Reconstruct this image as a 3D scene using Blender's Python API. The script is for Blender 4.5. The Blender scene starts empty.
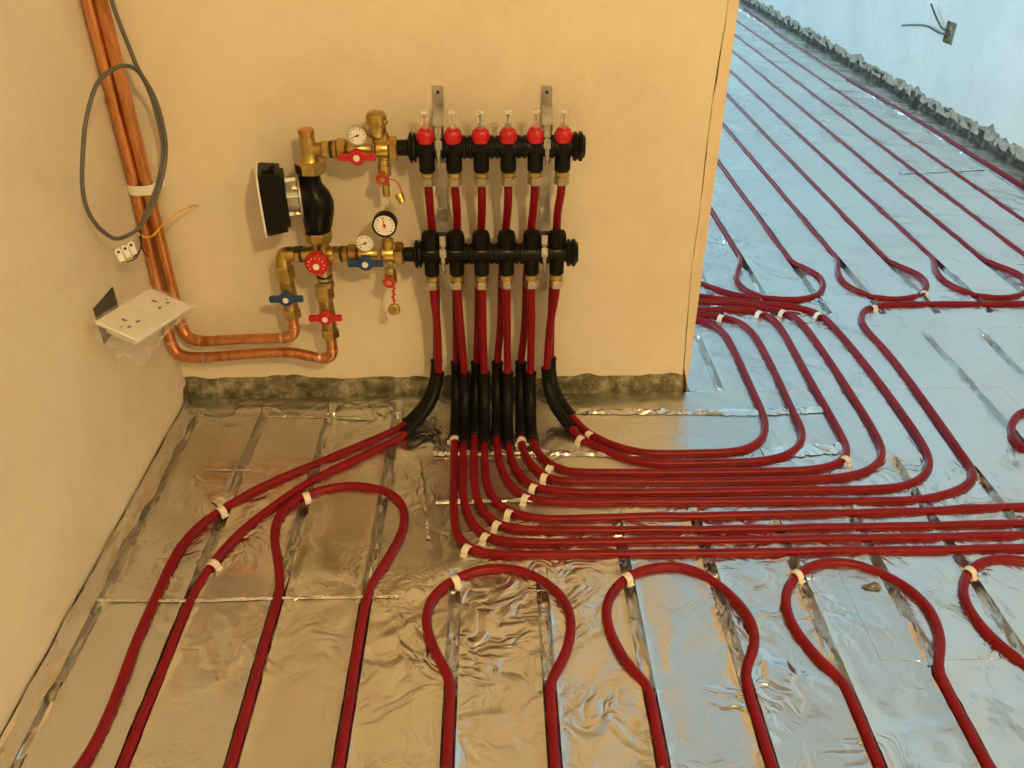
import bpy, math, random
from mathutils import Vector, Matrix, noise
random.seed(11)
SC = bpy.context.scene
COL = SC.collection

# ------------------------------------------------------------------ camera
FPX = 824.8
def _n(v): return Vector(v).normalized()
_dy = _n(((490-512)/FPX, (384+150)/FPX, -1))
_dz = -_n((2/FPX, (384-1657)/FPX, -1))
_dz = (_dz - _dy*_dy.dot(_dz)).normalized()
_dx = _dy.cross(_dz)
ROT = Matrix((_dx, _dy, _dz))               # camera space -> world space
CAM = Vector((0.6999, -1.5737, 1.04))
cam_data = bpy.data.cameras.new('camera')
cam = bpy.data.objects.new('camera', cam_data)
COL.objects.link(cam)
cam_data.sensor_width = 36.0
cam_data.lens = 36.0*FPX/1024
cam_data.clip_start = 0.02
cam.matrix_world = Matrix.Translation(CAM) @ ROT.to_4x4()
SC.camera = cam

# ------------------------------------------------------------------ view, world, lights
SC.view_settings.view_transform = 'Standard'
SC.view_settings.look = 'None'
SC.view_settings.exposure = 0.0
SC.view_settings.gamma = 1.0
SC.view_settings.use_curve_mapping = False
world = bpy.data.worlds.new('sky'); SC.world = world
world.use_nodes = True
bg = world.node_tree.nodes['Background']
bg.inputs[0].default_value = (0.62, 0.80, 1.0, 1); bg.inputs[1].default_value = 1.0

def light(name, kind, loc, energy, color, **kw):
    d = bpy.data.lights.new(name, kind); d.energy = energy; d.color = color
    for k, v in kw.items(): setattr(d, k, v)
    o = bpy.data.objects.new(name, d); COL.objects.link(o); o.location = loc
    return o
# daylight entering through the two windows of the far room (side wall and end wall, both out of the picture)
day = light('side_window_daylight', 'AREA', (-2.62, 1.5, 1.35), 99, (0.56, 0.85, 1.0), shape='RECTANGLE', size=2.1, size_y=2.6)
day.rotation_euler = (0, math.radians(-90), 0)
day2 = light('end_window_daylight', 'AREA', (0.55, 8.32, 1.2), 96, (0.44, 0.80, 1.0), shape='RECTANGLE', size=2.2, size_y=2.0)
day2.rotation_euler = (math.radians(-90), 0, 0)
# the warm ceiling bulb of the near room
light('ceiling_bulb', 'POINT', (1.60, -2.85, 2.28), 151, (1.0, 0.68, 0.28), shadow_soft_size=0.05)

# ------------------------------------------------------------------ pixel-to-plane helpers (measuring only)
def ray(u, v): return ROT @ Vector(((u-512)/FPX, (384-v)/FPX, -1))
def F(u, v, z=0.0):
    d = ray(u, v); return CAM + d*((z-CAM.z)/d.z)
def W(u, v, o=0.0):
    d = ray(u, v); return CAM + d*((-o-CAM.y)/d.y)
def L(u, v, o=0.0):
    d = ray(u, v); return CAM + d*((o-CAM.x)/d.x)

# ------------------------------------------------------------------ materials
def new_mat(name):
    m = bpy.data.materials.new(name); m.use_nodes = True
    nt = m.node_tree; b = nt.nodes['Principled BSDF']
    return m, nt, b
def nd(nt, typ, **kw):
    n = nt.nodes.new(typ)
    for k, v in kw.items():
        if k.startswith('i_'):
            key = k[2:]; n.inputs[int(key) if key.isdigit() else key.replace('_', ' ')].default_value = v
        else: setattr(n, k, v)
    return n
def pos(nt): return nt.nodes.new('ShaderNodeNewGeometry').outputs['Position']
def ramp(nt, fac, stops):
    r = nt.nodes.new('ShaderNodeValToRGB'); nt.links.new(fac, r.inputs[0])
    el = r.color_ramp.elements
    el[0].position, el[0].color = stops[0][0], (*stops[0][1], 1)
    el[1].position, el[1].color = stops[-1][0], (*stops[-1][1], 1)
    for p, c in stops[1:-1]:
        e = el.new(p); e.color = (*c, 1)
    return r.outputs[0]
def plain(name, col, rough=0.5, metal=0.0, var=0.12, scale=40, bump=0.0, coat=0.0):
    m, nt, b = new_mat(name)
    t = nd(nt, 'ShaderNodeTexNoise', i_Scale=scale, i_Detail=3.0)
    nt.links.new(pos(nt), t.inputs['Vector'])
    lo = tuple(c*(1-var) for c in col); hi = tuple(min(1, c*(1+var)) for c in col)
    nt.links.new(ramp(nt, t.outputs[0], [(0.3, lo), (0.7, hi)]), b.inputs['Base Color'])
    b.inputs['Roughness'].default_value = rough; b.inputs['Metallic'].default_value = metal
    b.inputs['Coat Weight'].default_value = coat
    if bump:
        bp = nd(nt, 'ShaderNodeBump', i_Strength=bump, i_Distance=0.002)
        nt.links.new(t.outputs[0], bp.inputs['Height']); nt.links.new(bp.outputs[0], b.inputs['Normal'])
    return m
def plaster(name, c1, c2, c3):
    m, nt, b = new_mat(name); p = pos(nt)
    a = nd(nt, 'ShaderNodeTexNoise', i_Scale=2.6, i_Detail=5.0, i_Roughness=0.6, i_Distortion=0.4); nt.links.new(p, a.inputs['Vector'])
    s = nd(nt, 'ShaderNodeTexNoise', i_Scale=28.0, i_Detail=6.0, i_Roughness=0.7); nt.links.new(p, s.inputs['Vector'])
    base = ramp(nt, a.outputs[0], [(0.3, c1), (0.5, c2), (0.72, c3)])
    mx = nd(nt, 'ShaderNodeMixRGB', blend_type='MULTIPLY', i_0=0.35); nt.links.new(base, mx.inputs[1])
    nt.links.new(ramp(nt, s.outputs[0], [(0.3, (0.86, 0.84, 0.80)), (0.62, (1, 1, 1))]), mx.inputs[2])
    nt.links.new(mx.outputs[0], b.inputs['Base Color'])
    b.inputs['Roughness'].default_value = 0.75; b.inputs['Specular IOR Level'].default_value = 0.25
    bp = nd(nt, 'ShaderNodeBump', i_Strength=0.35, i_Distance=0.004); nt.links.new(s.outputs[0], bp.inputs['Height'])
    nt.links.new(bp.outputs[0], b.inputs['Normal'])
    return m
def foil(name, wrinkle=1.0, rough=(0.18, 0.34), col=(0.73, 0.73, 0.72)):
    m, nt, b = new_mat(name); p = pos(nt); lk = nt.links.new
    b.inputs['Metallic'].default_value = 1.0
    t0 = nd(nt, 'ShaderNodeTexNoise', i_Scale=3.0, i_Detail=2.0); lk(p, t0.inputs['Vector'])
    mr = nd(nt, 'ShaderNodeMapRange', i_From_Min=0.35, i_From_Max=0.65, i_To_Min=rough[0], i_To_Max=rough[1]); lk(t0.outputs[0], mr.inputs['Value'])
    lk(mr.outputs[0], b.inputs['Roughness'])
    sp = nd(nt, 'ShaderNodeTexNoise', i_Scale=150.0, i_Detail=2.0); lk(p, sp.inputs['Vector'])
    lk(ramp(nt, sp.outputs[0], [(0.25, tuple(c*0.96 for c in col)), (0.6, col)]), b.inputs['Base Color'])
    # broad pillows
    n1 = nd(nt, 'ShaderNodeTexNoise', i_Scale=7.0, i_Detail=2.0, i_Distortion=0.8); lk(p, n1.inputs['Vector'])
    # crumple: warped facets, only in patches
    wv = nd(nt, 'ShaderNodeTexNoise', i_Scale=9.0, i_Detail=2.0); lk(p, wv.inputs['Vector'])
    vm = nd(nt, 'ShaderNodeVectorMath', operation='MULTIPLY_ADD'); lk(wv.outputs['Color'], vm.inputs[0])
    vm.inputs[1].default_value = (0.12, 0.12, 0.0); lk(p, vm.inputs[2])
    vo = nd(nt, 'ShaderNodeTexNoise', i_Scale=15.0, i_Detail=2.0, i_Roughness=0.45, i_Distortion=1.1); lk(vm.outputs[0], vo.inputs['Vector'])
    rid = nd(nt, 'ShaderNodeMath', operation='SUBTRACT', i_1=0.5); lk(vo.outputs[0], rid.inputs[0])
    ab = nd(nt, 'ShaderNodeMath', operation='ABSOLUTE'); lk(rid.outputs[0], ab.inputs[0])
    mk = nd(nt, 'ShaderNodeTexNoise', i_Scale=4.2, i_Detail=2.0); 
    off = nd(nt, 'ShaderNodeVectorMath', operation='ADD'); off.inputs[1].default_value = (7.3, 2.1, 0); lk(p, off.inputs[0]); lk(off.outputs[0], mk.inputs['Vector'])
    mm = nd(nt, 'ShaderNodeMapRange', i_From_Min=0.44, i_From_Max=0.62, i_To_Min=0.08, i_To_Max=1.0); lk(mk.outputs[0], mm.inputs['Value'])
    cr = nd(nt, 'ShaderNodeMath', operation='MULTIPLY'); lk(ab.outputs[0], cr.inputs[0]); lk(mm.outputs[0], cr.inputs[1])
    v2 = nd(nt, 'ShaderNodeTexNoise', i_Scale=38.0, i_Detail=2.0, i_Roughness=0.5, i_Distortion=0.7); lk(vm.outputs[0], v2.inputs['Vector'])
    r2 = nd(nt, 'ShaderNodeMath', operation='SUBTRACT', i_1=0.5); lk(v2.outputs[0], r2.inputs[0])
    a2 = nd(nt, 'ShaderNodeMath', operation='ABSOLUTE'); lk(r2.outputs[0], a2.inputs[0])
    mk2 = nd(nt, 'ShaderNodeTexNoise', i_Scale=6.5, i_Detail=2.0); lk(vm.outputs[0], mk2.inputs['Vector'])
    mm2 = nd(nt, 'ShaderNodeMapRange', i_From_Min=0.50, i_From_Max=0.62, i_To_Min=0.02, i_To_Max=1.0); lk(mk2.outputs[0], mm2.inputs['Value'])
    c2 = nd(nt, 'ShaderNodeMath', operation='MULTIPLY'); lk(a2.outputs[0], c2.inputs[0]); lk(mm2.outputs[0], c2.inputs[1])
    # small dents
    dn = nd(nt, 'ShaderNodeTexVoronoi', feature='F1', i_Scale=17.0); lk(vm.outputs[0], dn.inputs['Vector'])
    dr = nd(nt, 'ShaderNodeMapRange', i_From_Min=0.0, i_From_Max=0.22, i_To_Min=1.0, i_To_Max=0.0); lk(dn.outputs['Distance'], dr.inputs['Value'])
    # scratch-like creases
    wa = nd(nt, 'ShaderNodeTexWave', i_Scale=2.3, i_Distortion=9.0, i_Detail=2.0); lk(vm.outputs[0], wa.inputs['Vector'])
    def mul(o, k):
        x = nd(nt, 'ShaderNodeMath', operation='MULTIPLY', i_1=k); lk(o, x.inputs[0]); return x.outputs[0]
    def add(a, c):
        x = nd(nt, 'ShaderNodeMath', operation='ADD'); lk(a, x.inputs[0]); lk(c, x.inputs[1]); return x.outputs[0]
    h = add(add(mul(n1.outputs[0], 1.1), add(mul(cr.outputs[0], 1.45*wrinkle), mul(c2.outputs[0], 0.5*wrinkle))), add(mul(dr.outputs[0], 0.09*wrinkle), mul(wa.outputs[0], 0.05)))
    bp = nd(nt, 'ShaderNodeBump', i_Strength=1.0, i_Distance=0.0095); lk(h, bp.inputs['Height'])
    lk(bp.outputs[0], b.inputs['Normal'])
    return m
def copper_mat():
    m, nt, b = new_mat('copper'); p = pos(nt)
    mp = nd(nt, 'ShaderNodeMapping'); mp.inputs['Scale'].default_value = (30, 30, 6); nt.links.new(p, mp.inputs['Vector'])
    t = nd(nt, 'ShaderNodeTexNoise', i_Scale=1.5, i_Detail=5.0, i_Roughness=0.7); nt.links.new(mp.outputs[0], t.inputs['Vector'])
    nt.links.new(ramp(nt, t.outputs[0], [(0.3, (0.36, 0.12, 0.04)), (0.5, (0.66, 0.29, 0.12)), (0.7, (0.80, 0.40, 0.18))]), b.inputs['Base Color'])
    b.inputs['Metallic'].default_value = 0.9; b.inputs['Roughness'].default_value = 0.36
    return m
def rubble_mat(name, c1, c2, c3):
    m, nt, b = new_mat(name); p = pos(nt)
    t = nd(nt, 'ShaderNodeTexNoise', i_Scale=24.0, i_Detail=8.0, i_Roughness=0.78); nt.links.new(p, t.inputs['Vector'])
    nt.links.new(ramp(nt, t.outputs[0], [(0.33, c1), (0.5, c2), (0.68, c3)]), b.inputs['Base Color'])
    b.inputs['Roughness'].default_value = 0.9
    bp = nd(nt, 'ShaderNodeBump', i_Strength=0.9, i_Distance=0.01); nt.links.new(t.outputs[0], bp.inputs['Height']); nt.links.new(bp.outputs[0], b.inputs['Normal'])
    return m
def clear_mat(name, tint, alpha):
    m, nt, b = new_mat(name)
    t = nd(nt, 'ShaderNodeTexNoise', i_Scale=60.0, i_Detail=2.0); nt.links.new(pos(nt), t.inputs['Vector'])
    nt.links.new(ramp(nt, t.outputs[0], [(0.3, tuple(c*0.9 for c in tint)), (0.7, tint)]), b.inputs['Base Color'])
    b.inputs['Roughness'].default_value = 0.08; b.inputs['Alpha'].default_value = alpha
    return m

M = {}
M['plaster'] = plaster('cream_plaster', (0.68, 0.60, 0.49), (0.76, 0.69, 0.57), (0.82, 0.75, 0.64))
M['bead'] = plaster('bead_plaster', (0.70, 0.60, 0.46), (0.75, 0.65, 0.50), (0.79, 0.69, 0.55))
M['white_wall'] = plaster('white_plaster', (0.74, 0.76, 0.74), (0.80, 0.82, 0.80), (0.86, 0.86, 0.85))
M['ceiling'] = plaster('ceiling_plaster', (0.80, 0.80, 0.78), (0.84, 0.84, 0.82), (0.87, 0.87, 0.86))
M['rubble'] = rubble_mat('raw_block', (0.045, 0.045, 0.025), (0.22, 0.20, 0.13), (0.62, 0.58, 0.44))
M['rubble_pale'] = rubble_mat('raw_plaster_edge', (0.14, 0.12, 0.09), (0.50, 0.43, 0.33), (0.72, 0.66, 0.56))
M['low_bounce_wall'] = rubble_mat('low_bounce_wall', (0.22, 0.20, 0.17), (0.32, 0.29, 0.25), (0.42, 0.39, 0.34))  # unseen rear wall, tone darkened to cut bounce light and deepen shadows
M['low_bounce_ceiling'] = plaster('low_bounce_ceiling', (0.40, 0.37, 0.33), (0.45, 0.42, 0.38), (0.50, 0.47, 0.43))  # unseen near ceiling, tone lowered to weaken the bounced fill
M['crack'] = plain('crack_brown', (0.30, 0.19, 0.10), 0.9, 0, 0.3, 90)
M['cavity_shade'] = rubble_mat('shaded_block', (0.015, 0.015, 0.010), (0.07, 0.065, 0.05), (0.34, 0.31, 0.25))  # darker copy of the block rubble, shade of the cavity painted in
M['dark_gap'] = plain('dark_gap', (0.04, 0.037, 0.03), 0.9)
M['concrete'] = rubble_mat('concrete', (0.12, 0.11, 0.10), (0.22, 0.21, 0.19), (0.34, 0.33, 0.30))
M['foil'] = foil('foil_facing', 1.0)
M['foil_smooth'] = foil('foil_facing_smooth', 0.35, (0.18, 0.36))
M['tape'] = foil('foil_tape', 1.6, (0.12, 0.25), (0.86, 0.86, 0.85))
M['pipe'] = plain('red_pipe', (0.205, 0.003, 0.009), 0.38, 0, 0.15, 30)
M['sleeve'] = plain('black_sleeve', (0.006, 0.006, 0.006), 0.45, 0, 0.3, 60)
M['black'] = plain('black_plastic', (0.005, 0.005, 0.005), 0.42, 0, 0.3, 60)
M['volute'] = plain('black_cast', (0.004, 0.004, 0.004), 0.32, 0, 0.4, 90, 0.4)
M['brass'] = plain('brass', (0.54, 0.39, 0.135), 0.34, 1.0, 0.22, 45, 0.15)
M['brass_dark'] = plain('brass_cast', (0.42, 0.30, 0.105), 0.44, 1.0, 0.25, 60, 0.3)
M['nickel'] = plain('nickel', (0.62, 0.56, 0.46), 0.28, 1.0, 0.15)
M['steel'] = plain('zinc_steel', (0.62, 0.61, 0.58), 0.34, 1.0, 0.2, 70)
M['grey_metal'] = plain('cast_aluminium', (0.55, 0.53, 0.48), 0.45, 0.8, 0.15)
M['copper'] = copper_mat()
M['solder'] = plain('solder', (0.62, 0.52, 0.40), 0.4, 0.9, 0.2)
M['red'] = plain('red_plastic', (0.50, 0.012, 0.016), 0.35, 0, 0.12)
M['blue'] = plain('blue_plastic', (0.012, 0.05, 0.17), 0.35, 0, 0.12)
M['white'] = plain('white_plastic', (0.80, 0.78, 0.74), 0.4, 0, 0.06)
M['clip'] = plain('clip_plastic', (0.80, 0.76, 0.70), 0.45, 0, 0.08)
M['dial'] = plain('dial_white', (0.82, 0.82, 0.80), 0.35, 0, 0.03)
M['ink'] = plain('black_ink', (0.02, 0.02, 0.02), 0.5)
M['grey_cable'] = plain('grey_cable', (0.11, 0.105, 0.095), 0.5, 0, 0.15)
M['yellow'] = plain('yellow_wire', (0.72, 0.42, 0.03), 0.4)
M['glass'] = clear_mat('clear_plastic', (0.9, 0.88, 0.85), 0.3)
M['film'] = clear_mat('clear_film', (0.92, 0.90, 0.86), 0.22)
M['strap_red'] = plain('red_strap', (0.45, 0.04, 0.02), 0.4)
for k in ('pipe', 'sleeve', 'black', 'volute'): M[k].node_tree.nodes['Principled BSDF'].inputs['Specular IOR Level'].default_value = 0.18 if k != 'pipe' else 0.26
M['frame'] = plain('window_frame', (0.75, 0.75, 0.74), 0.4)

# ------------------------------------------------------------------ mesh building
def frame_of(axis):
    a = Vector(axis).normalized()
    h = Vector((0, 0, 1)) if abs(a.z) < 0.9 else Vector((1, 0, 0))
    x = h.cross(a).normalized(); y = a.cross(x)
    return x, y, a
class MB:
    def __init__(s): s.v = []; s.f = []
    def add(s, vs, fs):
        o = len(s.v); s.v += [Vector(p) for p in vs]; s.f += [tuple(i+o for i in q) for q in fs]; return s
    def box(s, c, size, axes=None, bev=0.0):
        c = Vector(c); ax = axes or (Vector((1, 0, 0)), Vector((0, 1, 0)), Vector((0, 0, 1)))
        hx, hy, hz = (k/2 for k in size)
        b = min(bev, hx*0.9, hy*0.9, hz*0.9)
        if b <= 0:
            P = [(i, j, k) for i in (-hx, hx) for j in (-hy, hy) for k in (-hz, hz)]
            fs = [(0, 1, 3, 2), (4, 6, 7, 5), (0, 4, 5, 1), (2, 3, 7, 6), (0, 2, 6, 4), (1, 5, 7, 3)]
            return s.add([c+ax[0]*p[0]+ax[1]*p[1]+ax[2]*p[2] for p in P], fs)
        vs = []; idx = {}
        for i in (-1, 1):
            for j in (-1, 1):
                for k in (-1, 1):
                    for a in range(3):
                        d = [hx-b, hy-b, hz-b]; d[a] += b
                        idx[(i, j, k, a)] = len(vs); vs.append(c+ax[0]*i*d[0]+ax[1]*j*d[1]+ax[2]*k*d[2])
        fs = []
        for a in range(3):
            o1, o2 = [t for t in range(3) if t != a]
            for sg in (-1, 1):
                q = []
                for (p, r) in ((-1, -1), (1, -1), (1, 1), (-1, 1)):
                    t = [0, 0, 0]; t[a] = sg; t[o1] = p; t[o2] = r; q.append(idx[(*t, a)])
                fs.append(tuple(q))
            for p in (-1, 1):
                for r in (-1, 1):
                    t1 = [0, 0, 0]; t1[o1] = p; t1[o2] = r; t1[a] = -1; t2 = list(t1); t2[a] = 1
                    fs.append((idx[(*t1, o1)], idx[(*t2, o1)], idx[(*t2, o2)], idx[(*t1, o2)]))
        for i in (-1, 1):
            for j in (-1, 1):
                for k in (-1, 1): fs.append(tuple(idx[(i, j, k, a)] for a in range(3)))
        return s.add(vs, fs)
    def lathe(s, o, axis, prof, n=20, phase=0.0, sx=1.0):
        o = Vector(o); x, y, a = frame_of(axis); vs = []; fs = []
        for d, r in prof:
            for k in range(n):
                t = phase+2*math.pi*k/n; vs.append(o+a*d+x*(math.cos(t)*r*sx)+y*(math.sin(t)*r))
        for i in range(len(prof)-1):
            for k in range(n):
                k2 = (k+1) % n; fs.append((i*n+k, i*n+k2, (i+1)*n+k2, (i+1)*n+k))
        fs.append(tuple(range(n-1, -1, -1))); fs.append(tuple((len(prof)-1)*n+k for k in range(n)))
        return s.add(vs, fs)
    def cyl(s, p0, p1, r, n=18, bev=0.0, phase=0.0, r1=None):
        p0 = Vector(p0); p1 = Vector(p1); l = (p1-p0).length; r1 = r if r1 is None else r1
        b = min(bev, l*0.4)
        pr = [(0, r-b), (b, r), (l-b, r1), (l, r1-b)] if b else [(0, r), (l, r1)]
        return s.lathe(p0, p1-p0, pr, n, phase)
    def hexn(s, p0, p1, r): return s.cyl(p0, p1, r*1.08, 6, r*0.12, math.pi/6)
    def tube(s, pts, r, n=10, rfn=None):
        pts = [Vector(p) for p in pts]; vs = []; fs = []
        T = [(pts[min(i+1, len(pts)-1)]-pts[max(i-1, 0)]).normalized() for i in range(len(pts))]
        x, y, _ = frame_of(T[0])
        for i, p in enumerate(pts):
            x = (x-T[i]*x.dot(T[i])).normalized(); y = T[i].cross(x)
            rr = rfn(i/(len(pts)-1)) if rfn else r
            for k in range(n):
                t = 2*math.pi*k/n; vs.append(p+x*(math.cos(t)*rr)+y*(math.sin(t)*rr))
        for i in range(len(pts)-1):
            for k in range(n):
                k2 = (k+1) % n; fs.append((i*n+k, i*n+k2, (i+1)*n+k2, (i+1)*n+k))
        fs.append(tuple(range(n-1, -1, -1))); fs.append(tuple((len(pts)-1)*n+k for k in range(n)))
        return s.add(vs, fs)
    def band(s, pts, wdir, w, th, ups):
        """a flat strap swept along pts: width w along wdir, thickness th along ups"""
        vs = []; fs = []; wd = Vector(wdir).normalized()
        for p, u in zip(pts, ups):
            p = Vector(p); u = Vector(u).normalized()
            vs += [p-wd*w/2, p+wd*w/2, p+wd*w/2+u*th, p-wd*w/2+u*th]
        for i in range(len(pts)-1):
            for k in range(4):
                k2 = (k+1) % 4; fs.append((i*4+k, i*4+k2, (i+1)*4+k2, (i+1)*4+k))
        fs += [(3, 2, 1, 0), tuple((len(pts)-1)*4+k for k in range(4))]
        return s.add(vs, fs)
    def build(s, name, mat, parent=None, smooth=35, origin=None):
        if parent is not None:
            r = parent
            while r.parent: r = r.parent
            o = r.location.copy()
        elif origin is not None: o = Vector(origin)
        else:
            o = Vector(((min(p.x for p in s.v)+max(p.x for p in s.v))/2, (min(p.y for p in s.v)+max(p.y for p in s.v))/2, min(p.z for p in s.v)))
        me = bpy.data.meshes.new(name)
        me.from_pydata([p-o for p in s.v], [], s.f); me.validate()
        import bmesh
        bm = bmesh.new(); bm.from_mesh(me); bmesh.ops.recalc_face_normals(bm, faces=bm.faces); bm.to_mesh(me); bm.free()
        if smooth:
            me.shade_smooth(); me.set_sharp_from_angle(angle=math.radians(smooth))
        me.materials.append(M[mat])
        ob = bpy.data.objects.new(name, me); COL.objects.link(ob)
        if parent is not None: ob.parent = parent
        else: ob.location = o
        return ob
def tag(o, label, cat, group=None):
    o['label'] = label; o['category'] = cat
    if group: o['group'] = group
    return o
def thing(name, loc, label, cat, group=None):
    o = bpy.data.objects.new(name, None); COL.objects.link(o); o.location = loc; o.empty_display_size = 0.05
    return tag(o, label, cat, group)
def struct(o, label=None, cat=None):
    o['kind'] = 'structure'
    if label: o['label'] = label
    if cat: o['category'] = cat
    return o
def smoothpath(pts, step=0.012):
    P = [Vector(p) for p in pts]; out = []
    for i in range(len(P)-1):
        p0 = P[i-1] if i else P[0]*2-P[1]; p1, p2 = P[i], P[i+1]; p3 = P[i+2] if i+2 < len(P) else P[-1]*2-P[-2]
        t0 = 0.0; t1 = t0+max((p1-p0).length, 1e-6)**0.5; t2 = t1+max((p2-p1).length, 1e-6)**0.5; t3 = t2+max((p3-p2).length, 1e-6)**0.5
        m = max(2, int((p2-p1).length/step))
        for k in range(m):
            t = t1+(t2-t1)*k/m
            A1 = p0*((t1-t)/(t1-t0))+p1*((t-t0)/(t1-t0)); A2 = p1*((t2-t)/(t2-t1))+p2*((t-t1)/(t2-t1)); A3 = p2*((t3-t)/(t3-t2))+p3*((t-t2)/(t3-t2))
            B1 = A1*((t2-t)/(t2-t0))+A2*((t-t0)/(t2-t0)); B2 = A2*((t3-t)/(t3-t1))+A3*((t-t1)/(t3-t1))
            out.append(B1*((t2-t)/(t2-t1))+B2*((t-t1)/(t2-t1)))
    out.append(P[-1]); return out
def relax(pts, n=2):
    for _ in range(n):
        q = [pts[0]]+[(pts[i-1]+pts[i]*2+pts[i+1])/4 for i in range(1, len(pts)-1)]+[pts[-1]]; pts = q
    return pts

# ------------------------------------------------------------------ room shell
XR = 2.74; XW = 1.134; XFL = -2.5; YB = -5.2; YF = 8.2; ZC = 2.5
def rag(s, seed, amp): return amp*(noise.noise(Vector((s*7, seed, 0)))*0.6+noise.noise(Vector((s*26, seed, 3)))*0.4)
def skin(o, sdir, nrm, s0, s1, z1, zb, holes=(), ds=0.02, th=0.014, right=None):
    """plaster coat of thickness th with a ragged lower edge zb(s), a ragged right edge right(z) and square holes"""
    o = Vector(o); sd = Vector(sdir); nm = Vector(nrm); mb = MB()
    ss = [s0+(s1-s0)*i/max(1, round((s1-s0)/ds)) for i in range(max(1, round((s1-s0)/ds))+1)]
    zs = [0.0, 0.3, 0.6, 1.0] if not right else [i/40 for i in range(41)]
    for h in holes:
        ss = sorted(set([q for q in ss if not (h[0]-0.004 < q < h[0]+0.004 or h[1]-0.004 < q < h[1]+0.004)]+[h[0], h[1]]))
    if holes:
        zs = sorted(set(zs+[0.02, 0.9]))
    n = len(ss)
    if holes:
        zz = sorted(set([h[2] for h in holes]+[h[3] for h in holes]+[0.14, 0.8, 1.5, z1]))
        rows = [[zb(q) for q in ss]]+[[z]*n for z in zz]
    else:
        rows = [[zb(q)+(z1-zb(q))*t for q in ss] for t in zs]
    P = lambda i, j, d: o+sd*(min(ss[j], right(rows[i][j])) if right else ss[j])+Vector((0, 0, 1))*rows[i][j]+nm*d
    def inhole(i, j):
        sm = (ss[j]+ss[j+1])/2; zm = (rows[i][j]+rows[i+1][j])/2
        return any(h[0] < sm < h[1] and h[2] < zm < h[3] for h in holes)
    for i in range(len(rows)-1):
        for j in range(n-1):
            if inhole(i, j): continue
            mb.add([P(i, j, 0), P(i, j+1, 0), P(i+1, j+1, 0), P(i+1, j, 0)], [(0, 1, 2, 3)])
            for (a, b_, c, d, cond) in ((i, j, i, j+1, i == 0 or inhole(i-1, j)), (i+1, j, i+1, j+1, i == len(rows)-2 or inhole(i+1, j)),
                                        (i, j, i+1, j, j == 0 or inhole(i, j-1)), (i, j+1, i+1, j+1, j == n-2 or inhole(i, j+1))):
                if cond: mb.add([P(a, b_, 0), P(c, d, 0), P(c, d, -th), P(a, b_, -th)], [(0, 1, 2, 3)])
    return mb
def weld(ob):
    import bmesh
    bm = bmesh.new(); bm.from_mesh(ob.data); bmesh.ops.remove_doubles(bm, verts=bm.verts, dist=0.0003)
    bmesh.ops.recalc_face_normals(bm, faces=bm.faces); bm.to_mesh(ob.data); bm.free(); return ob
def rough_strip(o, sdir, nrm, s0, s1, z0, z1, amp, seed, ds=0.008, nz=9):
    o = Vector(o); sd = Vector(sdir); nm = Vector(nrm); mb = MB(); n = int((s1-s0)/ds)
    vs = []; fs = []
    for i in range(nz+1):
        for j in range(n+1):
            s = s0+(s1-s0)*j/n; z = z0+(z1-z0)*i/nz
            d = amp*(noise.noise(Vector((s*18, z*26, seed)))+0.6*noise.noise(Vector((s*60, z*60, seed+5))))+amp*0.9*(1-i/nz)
            vs.append(o+sd*s+Vector((0, 0, z))+nm*d)
    for i in range(nz):
        for j in range(n): a = i*(n+1)+j; fs.append((a, a+1, a+n+2, a+n+1))
    return mb.add(vs, fs)

# back wall: the partition that carries the manifold
TH = 0.014
wb = struct(MB().box(((XFL+XW)/2, TH+0.06, (ZC-0.05)/2), (XW-XFL-0.004, 0.12, ZC+0.05)).build('wall_back', 'crack', smooth=0), 'cream plastered partition wall carrying the pipework', 'wall')
crackx = [(0.00, W(690, 330).x), (0.30, W(693, 258).x), (0.40, W(700, 208).x), (0.50, W(706.5, 158).x), (0.63, W(714, 87).x), (0.70, W(721, 50).x), (0.82, W(728.5, 0).x), (2.5, W(728.5, 0).x)]
def crack(z):
    for (a, xa), (b, xb) in zip(crackx, crackx[1:]):
        if z <= b: return xa+(xb-xa)*max(0, (z-a)/(b-a))+0.0018*noise.noise(Vector((z*30, 1, 0)))+0.0012*noise.noise(Vector((z*110, 4, 0)))
    return crackx[-1][1]
weld(skin((0, 0, 0), (1, 0, 0), (0, -1, 0), 0.0, XW-0.004, ZC, lambda s: 0.050-0.010*s+rag(s, 2.0, 0.020), ds=0.012, th=TH, right=lambda z: crack(z)-max(0.0002, 0.0010+0.0030*noise.noise(Vector((z*9, 7, 0))))).build('plaster', 'plaster', wb, 0))
bead = MB(); vs = []; NB = 160
for i in range(NB+1):
    z = -0.004+ZC*i/NB if i else -0.004
    xl = crack(z)+0.0002
    if z < 0.06: xl += 0.012*(1-z/0.06)+rag(z*4, 9, 0.006)
    vs += [Vector((xl, -0.0012, z)), Vector((XW, -0.0012, z)), Vector((XW, TH+0.12, z)), Vector((xl, TH, z))]
fs = []
for i in range(NB):
    for k in range(4): fs.append((i*4+k, i*4+(k+1) % 4, i*4+4+(k+1) % 4, i*4+4+k))
fs += [(0, 1, 2, 3)]
o = bead.add(vs, fs).build('corner_bead', 'bead', wb, 30); o['label'] = 'smooth plaster corner strip'
rough_strip((0, TH-0.001, 0), (1, 0, 0), (0, -1, 0), 0.0, XW-0.010, -0.03, 0.080, 0.013, 3.0).build('exposed_block_strip', 'rubble', wb, 60)

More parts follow.
